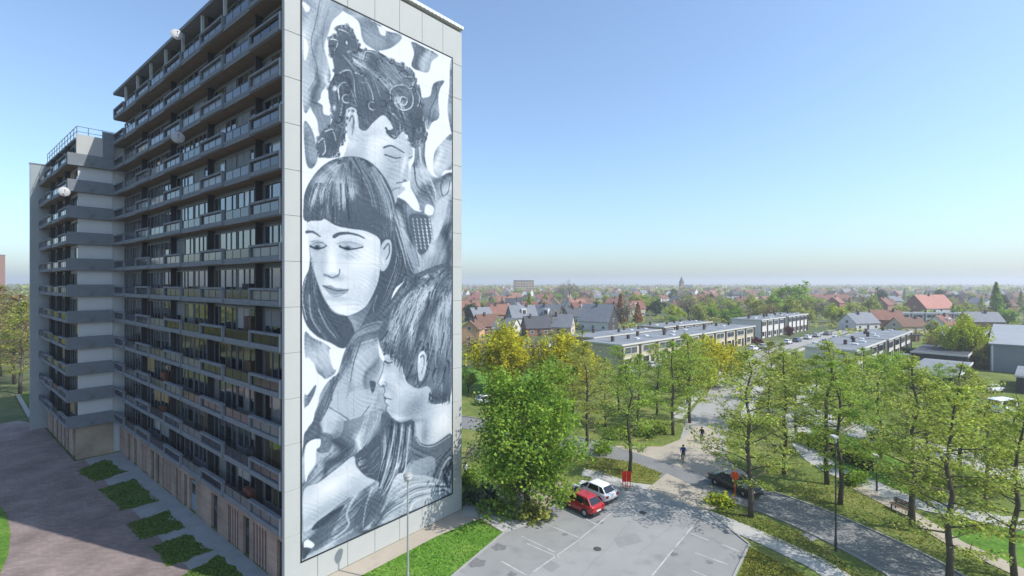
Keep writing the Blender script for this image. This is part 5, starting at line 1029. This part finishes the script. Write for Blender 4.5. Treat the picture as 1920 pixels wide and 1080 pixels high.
for i in range(750):
    y = 690+2000*r.rand()**1.4; u = 820+1150*r.rand(); x = (u-960)/FPX*y; w, d, h, q = 8+9*r.rand(), 7+3*r.rand(), 3.5+2.5*r.rand(), 3+2*r.rand(); a = r.rand()*3.14; n = len(mb.v)
    P = [(-w/2,-d/2,0),(w/2,-d/2,0),(w/2,d/2,0),(-w/2,d/2,0),(-w/2,-d/2,h),(w/2,-d/2,h),(w/2,d/2,h),(-w/2,d/2,h),(-w/2,0,h+q),(w/2,0,h+q)]
    mb.v += [(x+px*math.cos(a)-py*math.sin(a), y+px*math.sin(a)+py*math.cos(a), pz) for px, py, pz in P]
    mb.f += [tuple(n+k for k in f) for f in ((0,1,5,4),(2,3,7,6),(1,2,6,9,5),(3,0,4,8,7),(4,5,9,8),(6,7,8,9))]; wc, rc_ = r.randint(0, 3), 3+r.choice([0,0,0,1,1,2,2,3]); mi += [wc]*4+[rc_]*2
tm = mb.mesh('distant_town'); [tm.materials.append(m) for m in (WC['white'], WC['brick'], WC['cream'], RC['orange'], RC['red'], RC['grey'], RC['brown'])]; tm.polygons.foreach_set('material_index', mi)
tag(inst('distant_town', tm), 'far rooftops of the town fading into haze', 'town', kind='stuff')
# ---------------------------------------------------------------- vehicles
tyrem = mat('tyre', (.018,.018,.02), .85, .1); rimm = mat('wheel_rim', (.42,.43,.45), .35, .05, metal=.7); cglass = mat('car_glass', (.012,.014,.018), .05, .1, spec=.8)
lampm = mat('headlamp', (.7,.72,.74), .15, .05, spec=.7); tailm = mat('tail_lamp', (.35,.01,.01), .25, .05); platem = mat('number_plate', (.6,.58,.5), .5, .05); plast = mat('bumper_plastic', (.035,.035,.037), .6, .1)
def paint(name, c): return mat('car_paint_'+name, c, .28, .03, 1, spec=.5, coat=.6)
CARP = dict(red=paint('red', (.36,.012,.018)), white=paint('white', (.74,.75,.76)), black=paint('black', (.018,.02,.021)), silver=paint('silver', (.42,.43,.44)), blue=paint('blue', (.05,.08,.15)), grey=paint('grey', (.16,.17,.18)), green=paint('green', (.03,.07,.06)))
CARS = {}
def carmeshes(kind):
    if kind in CARS: return CARS[kind]
    L, W, Hh = dict(hatch=(4.05,1.74,1.47), sedan=(4.75,1.82,1.44), van=(5.0,1.95,2.2), mini=(3.75,1.66,1.5))[kind]
    a, w = L/2, W/2
    if kind == 'sedan': st = [(-a,.50,.86,.84),(-a+.12,.34,.93,.97),(-a+.55,.24,.97,1.0),(-.9,.2,.98,1),(0,.19,.96,1),(.85,.2,.95,1),(1.5,.22,.88,.99),(a-.25,.28,.78,.94),(a-.04,.36,.66,.84),(a,.42,.6,.76)]; gh = [(-1.62,-.95,.55,1.12)]
    elif kind == 'van': st = [(-a,.45,1.2,.95),(-a+.08,.3,1.25,1),(-1.5,.22,1.25,1),(0,.2,1.25,1),(1.3,.2,1.2,1),(1.9,.24,1.05,.98),(a-.1,.3,.85,.9),(a,.4,.75,.84)]; gh = [(-a+.06,-a+.14,1.05,1.75)]
    else: st = [(-a,.48,.92,.86),(-a+.1,.32,.98,.97),(-a+.5,.22,.98,1),(-.7,.19,.97,1),(0,.18,.96,1),(.75,.19,.94,1),(1.25,.22,.87,.99),(a-.3,.27,.76,.94),(a-.05,.35,.64,.82),(a,.42,.58,.74)]; gh = [(-a+.16,-a+.80,.22,1.12)]
    b = MB(); K = 9
    for x, zb, zt, f in st:
        hw = w*f; s = [(hw*.80,zb),(hw*.97,zb+.08),(hw,zb+(zt-zb)*.45),(hw*.985,zb+(zt-zb)*.75),(hw*.93,zt-.03),(hw*.80,zt)]
        ring = [(x, -y, z) for y, z in s]+[(x, y, z) for y, z in s[::-1]]; b.v += ring
    N = 12
    for i in range(len(st)-1):
        for j in range(N): p = i*N+j; q = i*N+(j+1) % N; b.f.append((p, q, q+N, p+N))
    b.f.append(tuple(range(N-1, -1, -1))); m = (len(st)-1)*N; b.f.append(tuple(range(m, m+N))); body = b.mesh('body', None, True)
    x0, x1, x2, x3 = gh[0]; zb = .93 if kind != 'van' else 1.2; r = Hh; wb, wt = w*.92, w*.66 if kind != 'van' else w*.86
    base = [(x0,wb*.93),(x1-.05,wb),(x2,wb),(x3,wb*.88)]; top = [(x1-.08 if kind != 'sedan' else x1,wt*.93),(x1+.25,wt),(x2-.2,wt),(x2,wt*.93)]
    c = MB(); c.v = [(x, -y, zb) for x, y in base]+[(x, y, zb) for x, y in base[::-1]]+[(top[i][0], -top[i][1], r-(.05 if i in (0,3) else 0)) for i in range(4)]+[(top[i][0], top[i][1], r-(.05 if i in (0,3) else 0)) for i in range(3, -1, -1)]
    c.f = [(i, (i+1) % 8, 8+(i+1) % 8, 8+i) for i in range(8)]+[(8,9,14,15),(9,10,13,14),(10,11,12,13)]; cab = c.mesh('cabin', None)
    def glass(i, j, ins=.12, off=.012):
        A, B, C, D = [Vector(c.v[k]) for k in (i, j, 8+j, 8+i)]; n = (B-A).cross(D-A).normalized()
        def P(s, t): return (A*(1-s)+B*s)*(1-t)+(D*(1-s)+C*s)*t
        q = [P(ins*.6, ins), P(1-ins*.6, ins), P(1-ins*.6, 1-ins), P(ins*.6, 1-ins)]; return [tuple(p+n*off) for p in q]
    gl = {}
    for nm, ids in (('side_window', [(0,1),(1,2),(2,3)]), ('side_window.', [(4,5),(5,6),(6,7)]), ('windscreen', [(3,4)]), ('rear_window', [(7,0)])):
        m = MB(); [m.poly(glass(i, j)) for i, j in ids]; gl[nm] = m.mesh(nm.strip('.'), cglass)
    wr = .32 if kind != 'van' else .36
    ty = MB(); ty.lathe([(wr*.62,-.1),(wr*.92,-.11),(wr,-.07),(wr,.07),(wr*.92,.11),(wr*.62,.1)], k=18); ty.xform(Matrix.Rotation(R(90), 4, 'X')); tym = ty.mesh('tyre', tyrem)
    ri = MB(); ri.lathe([(.05,-.12),(wr*.6,-.108),(wr*.64,-.09),(wr*.6,.09),(.05,.12)], k=10); ri.xform(Matrix.Rotation(R(90), 4, 'X')); rim = ri.mesh('rim', rimm)
    ar = MB(); ar.lathe([(wr*1.2,-.02),(wr*1.2,.02)], k=20); ar.xform(Matrix.Rotation(R(90), 4, 'X')); arm_ = ar.mesh('arch', plast)
    z1 = st[-3][2]-.12
    CARS[kind] = dict(ar=arm_, L=L, W=W, body=body, cab=cab, gl=gl, ty=tym, ri=rim, wr=wr, hl=MB().box(a-.22, a-.06, 0, .34, z1-.1, z1+.04).mesh('headlight', lampm), tl=MB().box(-a-.015, -a+.1, -.03, .22, .68, .88).mesh('tail_light', tailm),
        pl=MB().box(-a-.02, -a, -.26, .26, .5, .62).mesh('number_plate', platem), bf=MB().box(a-.1, a+.03, -w*.7, w*.7, .28, .44).mesh('bumper', plast), br=MB().box(-a-.03, -a+.1, -w*.78, w*.78, .3, .46).mesh('bumper', plast), mi=MB().box(-.1, .1, 0, .18, -.07, .07).mesh('mirror', plast))
    return CARS[kind]
def car(x, y, rz, kind, col, label, group=None, name='car', cat='car'):
    q = carmeshes(kind); t = empty(name, (x, y, .03), rz, label, cat, group); P = CARP[col]
    for nm, me in (('body', q['body']), ('cabin', q['cab'])):
        if not me.materials: me.materials.append(P)
        o = inst(nm, me, t); setmat(o, P)
        if nm == 'body': sd = o.modifiers.new('Round', 'SUBSURF'); sd.levels = 1; sd.render_levels = 1
        else: bv = o.modifiers.new('Round', 'BEVEL'); bv.width = .07; bv.segments = 3; bv.limit_method = 'NONE'
    for nm, me in q['gl'].items(): inst(nm.strip('.'), me, t)
    for sx in (-1, 1):
        for sy in (-1, 1):
            w = empty('wheel', (sx*q['L']*.305, sy*(q['W']/2-.1), q['wr'])); w.parent = t; inst('tyre', q['ty'], w); inst('rim', q['ri'], w); inst('arch', q['ar'], w, (0, sy*.075, 0))
    for s in (-1, 1):
        inst('headlight', q['hl'], t, (0, .42 if s > 0 else -.76, 0)); inst('tail_light', q['tl'], t, (0, .55 if s > 0 else -.74, 0)); inst('mirror', q['mi'], t, (.62, .84 if s > 0 else -1.02, 1.0))
    inst('number_plate', q['pl'], t); inst('bumper', q['bf'], t); inst('bumper', q['br'], t); return t
def cg(u, v, ang, kind, col, label, group=None, **k): x, y = g(u, v); return car(x, y, ang, kind, col, label, group, **k)
def dirpx(a, b): p, q = g(*a), g(*b); return math.atan2(q[1]-p[1], q[0]-p[0])
PA = dirpx((1118,962), (1052,932))
cg(1087,954, PA, 'hatch', 'red', 'red hatchback parked nose-in against the hedge, beside the white one')
cg(1114,932, PA, 'hatch', 'white', 'white hatchback parked nose-in behind the red one')
cg(1378,918, dirpx((1345,905),(1410,932)), 'sedan', 'black', 'black saloon car driving on the road past the orange sign')
cg(915,757, dirpx((895,757),(935,752)), 'hatch', 'silver', 'silver car parked on the cross street beside the mural wall')
cg(1668,832, dirpx((1620,815),(1720,850)), 'sedan', 'green', 'dark green car parked behind the park strip trees')
GP = 'cars parked along the terraces'
st_l = offset(st, 7.2)
for i, (x, y, c, k) in enumerate(((66,139,'white','hatch'),(71,143.5,'silver','sedan'),(77,148.5,'grey','hatch'),(84,154,'white','mini'),(90,159.5,'blue','hatch'),(98,167,'white','hatch'),(105,173.5,'silver','hatch'),(113,180,'grey','sedan'))):
    car(x+1.5, y-1.5, TD, k, c, f'{ordinal(i)} car, {c}, in the row parked along the terraces', GP)
for i, (u, v, c, k) in enumerate(((1530,650,'white','hatch'),(1548,644,'silver','hatch'),(1566,638,'white','mini'))): cg(u, v, TD, k, c, f'{("nearest","middle","farthest")[i]} of three cars ({c}) parked on the right side of the far street', 'cars on the right of the far street')
cg(1183,700, TD, 'hatch', 'white', 'white car in front of the near end of the cream terrace')
cg(1225,690, TD, 'hatch', 'silver', 'silver car in front of the middle of the cream terrace')
cg(1885,775, R(15), 'van', 'white', 'white van parked at the right edge below the garages', name='van', cat='van')
cg(1862,735, R(20), 'hatch', 'white', 'white car by the grey garages at the right edge')
cg(1790,705, R(20), 'mini', 'white', 'small white car beside the yellow block hedge')
# ---------------------------------------------------------------- bicycles and riders
bikem = mat('bike_frame_black', (.03,.03,.033), .4, .05); bikeb = mat('bike_frame_blue', (.05,.08,.16), .4, .05); metalm = mat('bike_metal', (.4,.4,.4), .35, .05, metal=.6)
def torus(cx, cz, r, t, k=20, j=6):
    b = MB(); n = 0
    for i in range(k):
        a = 2*math.pi*i/k
        for q in range(j): c = 2*math.pi*q/j; rr_ = r+t*math.cos(c); b.v.append((cx+rr_*math.cos(a), t*math.sin(c), cz+rr_*math.sin(a)))
    for i in range(k):
        for q in range(j): b.f.append((i*j+q, i*j+(q+1) % j, ((i+1) % k)*j+(q+1) % j, ((i+1) % k)*j+q))
    return b
def bicycle(x, y, rz, label, fm=None, group=None, lean=0):
    t = empty('bicycle', (x, y, .03), rz, label, 'bicycle', group); t.rotation_euler = (lean, 0, rz); fm = fm or bikem
    for cx in (-.53, .53):
        w = torus(cx, .34, .33, .022).build('wheel', tyrem, t, smooth=True); sp = MB()
        for k in range(10): a = math.pi*k/5; sp.tube([(cx,0,.34),(cx+.31*math.cos(a),0,.34+.31*math.sin(a))], .004, 3, False)
        sp.build('spoke', metalm, w)
    f = MB(); f.tube([(-.53,0,.34),(-.08,0,.3),(.36,0,.82),(-.2,0,.8),(-.08,0,.3)], .022, 6); f.tube([(-.53,0,.34),(-.2,0,.8)], .016, 5); f.tube([(-.2,0,.8),(-.24,0,.93)], .018, 5); f.tube([(.36,0,.82),(.53,0,.34)], .02, 6); f.tube([(.36,0,.82),(.33,0,1.02)], .018, 5); f.build('frame', fm, t)
    MB().tube([(.22,-.27,1.02),(.33,-.2,1.05),(.34,0,1.03),(.33,.2,1.05),(.22,.27,1.02)], .016, 6).build('handlebar', metalm, t)
    s = MB(); s.v = [(-.38,-.09,.95),(-.38,.09,.95),(-.1,.025,.96),(-.1,-.025,.96),(-.37,-.08,.9),(-.37,.08,.9),(-.1,.02,.92),(-.1,-.02,.92)]; s.f = [(0,3,2,1),(4,5,6,7),(0,1,5,4),(1,2,6,5),(2,3,7,6),(3,0,4,7)]; s.build('saddle', tyrem, t)
    MB().tube([(-.08,-.1,.3),(.0,-.1,.16),(.0,-.2,.16)], .014, 5).tube([(-.08,.1,.3),(-.16,.1,.44),(-.16,.2,.44)], .014, 5).tube([(-.08,-.1,.3),(-.08,.1,.3)], .03, 6).build('pedal', metalm, t)
    MB().box(-.85, -.3, -.07, .07, .71, .73).build('luggage_rack', bikem, t); return t
skinm = mat('skin', (.5,.31,.23), .6, .05); hairm = mat('hair_dark', (.04,.028,.02), .8, .2)
def person(x, y, rz, label, top, legs, joints, group=None):
    """body grown from a joint skeleton with the Skin modifier; clothing follows the body zones"""
    t = empty('person', (x, y, .03), rz, label, 'person', group)
    J = joints; names = list(J); E = [('hip','waist'),('waist','chest'),('chest','neck'),('neck','head'),('head','crown')]
    for s in 'lr': E += [('chest','sh'+s),('sh'+s,'el'+s),('el'+s,'wr'+s),('wr'+s,'ha'+s),('hip','th'+s),('th'+s,'kn'+s),('kn'+s,'an'+s),('an'+s,'to'+s)]+[('ha'+s, f'f{k}{s}') for k in range(4)]+[('wr'+s,'tm'+s)]
    me = bpy.data.meshes.new('body'); me.from_pydata([J[n][0] for n in names], [(names.index(a), names.index(b)) for a, b in E], []); o = inst('body', me)
    o.modifiers.new('Skin', 'SKIN')
    for i, n in enumerate(names): d = me.skin_vertices[0].data[i]; r = J[n][1]; d.radius = r if isinstance(r, tuple) else (r, r); d.use_root = n == 'hip'
    sd = o.modifiers.new('Sub', 'SUBSURF'); sd.levels = 2; sd.render_levels = 2
    dg = bpy.context.evaluated_depsgraph_get(); nm = bpy.data.meshes.new_from_object(o.evaluated_get(dg)); nm.name = 'body'; bpy.data.objects.remove(o)
    nm.materials.clear(); [nm.materials.append(m) for m in (skinm, top, legs, tyrem, hairm)]
    P = {n: Vector(J[n][0]) for n in names}
    zone = {0: ['neck','head','wrl','wrr','hal','har']+[f'f{k}{s}' for k in range(4) for s in 'lr']+['tml','tmr'], 1: ['waist','chest','shl','shr','ell','elr'], 2: ['hip','thl','thr','knl','knr'], 3: ['anl','anr','tol','tor'], 4: ['crown']}
    segs = [(P[a], P[b], a, b) for a, b in E]; z_of = {n: k for k, v in zone.items() for n in v}
    for p in nm.polygons:
        c = p.center; best = min(((c-P[n]).length-(max(J[n][1]) if isinstance(J[n][1], tuple) else J[n][1]), z_of[n]) for n in names); p.material_index = best[1]; p.use_smooth = True
    b = inst('body', nm, t)
    h = P['head']; fw = (P['head']-P['neck']).cross(Vector((0,1,0))).normalized()*-1
    if fw.x < 0: fw = -fw
    hb = MB(); hc = h+Vector((-.02,0,.03)); k0 = len(hb.v); hb.lathe([(.001,-.07),(.09,-.05),(.112,0),(.10,.06),(.06,.105),(.001,.12)], k=12); hb.xform(Matrix.Translation(hc)); hb.build('hair', hairm, t, smooth=True)
    f = MB()
    for s in (-1, 1): f.box(h.x+.085, h.x+.105, s*.035-.012, s*.035+.012, h.z-.005, h.z+.008)
    f.build('eyes', hairm, t); MB().tube([(h.x+.09,0,h.z-.005),(h.x+.118,0,h.z-.035),(h.x+.09,0,h.z-.045)], [.01,.014,.01], 5).build('nose', skinm, t); MB().box(h.x+.08, h.x+.095, -.022, .022, h.z-.078, h.z-.07).build('mouth', tailm, t)
    for s in (-1, 1): MB().lathe([(.001,-.03),(.018,-.015),(.02,.012),(.001,.03)], h.x-.01, h.y+s*.098, 6).xform(Matrix.Translation((0,0,h.z))).build('ear', skinm, t)
    return t
def rider():
    J = dict(hip=((-.25,0,1.0),(.15,.13)), waist=((-.17,0,1.17),(.14,.12)), chest=((-.03,0,1.40),(.17,.13)), neck=((.03,0,1.55),.055), head=((.06,0,1.68),(.095,.10)), crown=((.06,0,1.77),.075))
    for s, q in (('l', 1), ('r', -1)):
        J['sh'+s] = ((-.0,q*.2,1.44),.065); J['el'+s] = ((.1,q*.29,1.22),.048); J['wr'+s] = ((.2,q*.27,1.06),.03); J['ha'+s] = ((.25,q*.265,1.05),(.032,.02))
        for k in range(4): J[f'f{k}{s}'] = ((.285+.004*k,q*(.235+.018*k),1.02-.004*abs(k-1.5)),.009)
        J['tm'+s] = ((.25,q*.225,1.05),.01)
        J['th'+s] = ((-.2,q*.11,.94),.095); lo = q < 0; J['kn'+s] = ((.12 if lo else .16,q*.13,.68 if lo else .82),.062); J['an'+s] = ((-.05 if lo else -.15,q*.16,.26 if lo else .52),.042); J['to'+s] = ((.1 if lo else 0,q*.17,.19 if lo else .46),.034)
    return J
jeans = mat('cloth_denim', (.03,.04,.07), .9, .15); bluet = mat('cloth_blue', (.035,.05,.24), .85, .1); blackt = mat('cloth_black', (.018,.018,.022), .85, .1); greyt = mat('cloth_grey', (.2,.2,.2), .85, .1); whitet = mat('cloth_white', (.6,.6,.58), .85, .05)
x, y = g(1281,866); a1 = R(-112); bicycle(x, y, a1, 'bicycle ridden by the person in blue at the junction', bikem); person(x, y, a1, 'person in blue top cycling across the junction', bluet, blackt, rider(), 'cyclists')
x, y = g(1316,829); a2 = R(-120); bicycle(x, y, a2, 'bicycle ridden by the person in black out of the pale street', bikem); person(x, y, a2, 'person in black riding out of the pale street', blackt, jeans, rider(), 'cyclists')
x, y = g(1308,830)
for i, (u, v) in enumerate(((878,868),(886,858),(893,850),(900,860),(884,848))): bx, by = g(u, v); bicycle(bx, by, R(35+i*4), f'{("nearest","second","third","fourth","farthest")[i]} of the dark bicycles parked behind the corner of the mural wall', bikeb if i % 2 else bikem, 'parked bicycles', R(8))
def stander():
    J = dict(hip=((0,0,.93),(.15,.12)), waist=((0,0,1.1),(.135,.11)), chest=((0,0,1.34),(.165,.12)), neck=((.01,0,1.50),.055), head=((.03,0,1.63),(.095,.10)), crown=((.03,0,1.72),.075))
    for s, q in (('l', 1), ('r', -1)):
        J['sh'+s] = ((0,q*.19,1.41),.062); J['el'+s] = ((-.02,q*.25,1.12),.047); J['wr'+s] = ((.04,q*.26,.88),.03); J['ha'+s] = ((.05,q*.26,.81),(.022,.036))
        for k in range(4): J[f'f{k}{s}'] = ((.075-.018*k,q*.255,.725+.006*abs(k-1.5)),.009)
        J['tm'+s] = ((.09,q*.245,.79),.01)
        J['th'+s] = ((0,q*.09,.85),.09); J['kn'+s] = ((.02+q*.05,q*.1,.48),.06); J['an'+s] = ((-.02+q*.1,q*.1,.08),.042); J['to'+s] = ((.14+q*.1,q*.12,.035),.034)
    return J
x, y = g(873,901); person(x, y, R(-100), 'person in a white top standing by the bicycles at the wall corner', whitet, jeans, stander())
# ---------------------------------------------------------------- signs, lamps, bench
postm = mat('post_grey', (.26,.27,.28), .5, .08, metal=.3); polem = mat('lamp_pole', (.30,.30,.30), .5, .08); dpole = mat('lamp_pole_dark', (.05,.055,.06), .5, .1)
orng = mat('sign_orange', (.72,.10,.02), .5, .04); redm = mat('sign_red', (.62,.018,.012), .5, .04); globem = mat('lamp_globe', (.5,.5,.49), .3, .03); footm = mat('sign_foot', (.14,.2,.2), .8, .1)
def face_cam(x, y): return math.atan2(x, -y)
x, y = g(1378,938); t = empty('road_sign', (x, y, 0), face_cam(x, y), 'round orange temporary road sign on an orange post beside the black car', 'road sign')
b = MB(); b.lathe([(.36,-.015),(.36,.015)], k=24); b.xform(Matrix.Translation((0,-.05,2.15)) @ Matrix.Rotation(R(90), 4, 'X')); pl_ = b.build('sign_disc', orng, t); b = MB(); b.lathe([(.22,-.005),(.22,.005)], k=20); b.xform(Matrix.Translation((0,-.073,2.15)) @ Matrix.Rotation(R(90), 4, 'X')); b.build('sign_field', mat('sign_amber', (.75,.28,.05), .5, .04), pl_)
MB().tube([(0,0,0),(0,0,2.5)], .035, 8).build('post', orng, t); MB().box(-.25, .25, -.2, .2, 0, .08).build('foot', footm, t)
for u, lb in ((1170.5,'left one of two upright red boards on legs at the lot entrance'),(1179,'right one of two upright red boards on legs at the lot entrance')):
    x, y = g(u, 919); t = empty('sign_board', (x, y, .05), face_cam(x, y), lb, 'sign board', 'red boards at the lot entrance')
    MB().box(-.19, .19, -.03, .03, .72, 1.66).build('board', redm, t); MB().box(-.16, -.10, -.02, .02, .05, .72).build('leg', orng, t); MB().box(.10, .16, -.02, .02, .05, .72).build('leg', orng, t); MB().box(-.3, .3, -.22, .22, 0, .07).build('foot', footm, t)
def lamp(x, y, h, label, pm, globe=True, r=.07, arm=0):
    t = empty('street_lamp', (x, y, 0), 0, label, 'street lamp', 'lamp posts'); MB().lathe([(r*1.5,0),(r*1.4,.9),(r,1.0),(r*.6,h-.3)], k=10).build('pole', pm, t, smooth=False)
    if globe: MB().lathe([(.05,h-.32),(.2,h-.25),(.27,h-.05),(.24,h+.1),(.1,h+.18)], k=14).build('lantern', globem, t, smooth=True); MB().lathe([(.3,h+.08),(.2,h+.2),(.02,h+.26)], k=14).build('cap', pm, t)
    else: MB().tube([(0,0,h-.32),(0,0,h)], .05, 6).box(-.16, .16, -.1, .42, h, h+.12).build('lantern', globem, t)
    return t
lamp(-6.5, 30.7, 6.9, 'pale lamp post with round lantern standing in front of the mural', polem)
lamp(*g(1567,1033), 8.0, 'tall thin dark lamp post on the near verge of the road', dpole, False, .06)
lamp(*g(1644,922), 3.2, 'short lamp post beside the pale park path', dpole, False, .05)
lamp(*g(37,705), 8.0, 'dark pole at the left edge beyond the forecourt', dpole, False, .07)
for i, (u, v) in enumerate(((1405,700),(1455,668),(1580,642))): lamp(*g(u, v), 6.5, f'{("nearest","middle","farthest")[i]} of the grey lamp posts along the pale street', postm, False, .06)
x, y = g(1690,962); t = empty('park_bench', (x, y, .05), dirpx((1673,952),(1708,968)), 'brown slatted park bench beside the gravel path', 'bench'); bw = mat('bench_wood', (.16,.10,.06), .8, .2, 3)
for k in range(4): MB().box(-.9, .9, -.2+k*.12, -.11+k*.12, .43, .47).build('seat_slat', bw, t)
for k in range(3): MB().box(-.9, .9, .3+k*.03, .34+k*.03, .55+k*.13, .65+k*.13).build('back_slat', bw, t)
for s in (-.7, .7): MB().box(s-.04, s+.04, -.2, -.14, 0, .43).box(s-.04, s+.04, .24, .3, 0, .43).box(s-.04, s+.04, -.2, .3, .38, .43).tube([(s,.28,.4),(s,.4,.95)], .03, 5).build('leg', dpole, t)
for i, (u, v) in enumerate(((1265,795),(1280,806),(1245,803),(1225,806))): MB().tube([(0,0,0),(0,0,.9)], [.07,.06], 8).build('bollard', globem, None, (*g(u, v), 0)); tag(bpy.context.scene.objects[-1] if False else COL.objects[-1], f'{ordinal(i)} of the small pale posts near the street corner', 'bollard', 'pale posts by the corner')
# ---------------------------------------------------------------- haze
hb = MB().box(-4800, 4800, -500, 5800, -1, 50); ho = hb.build('haze', None); hm = bpy.data.materials.new('haze_air'); hm.use_nodes = True; nt = hm.node_tree
nt.nodes.remove(nt.nodes['Principled BSDF']); pv = nt.nodes.new('ShaderNodeVolumePrincipled'); pv.inputs['Color'].default_value = (.97,.985,1,1); pv.inputs['Density'].default_value = .00045; pv.inputs['Anisotropy'].default_value = .2
nt.links.new(pv.outputs[0], nt.nodes['Material Output'].inputs['Volume']); ho.data.materials.append(hm); tag(ho, 'pale blue haze over the distant town', 'haze', kind='stuff')
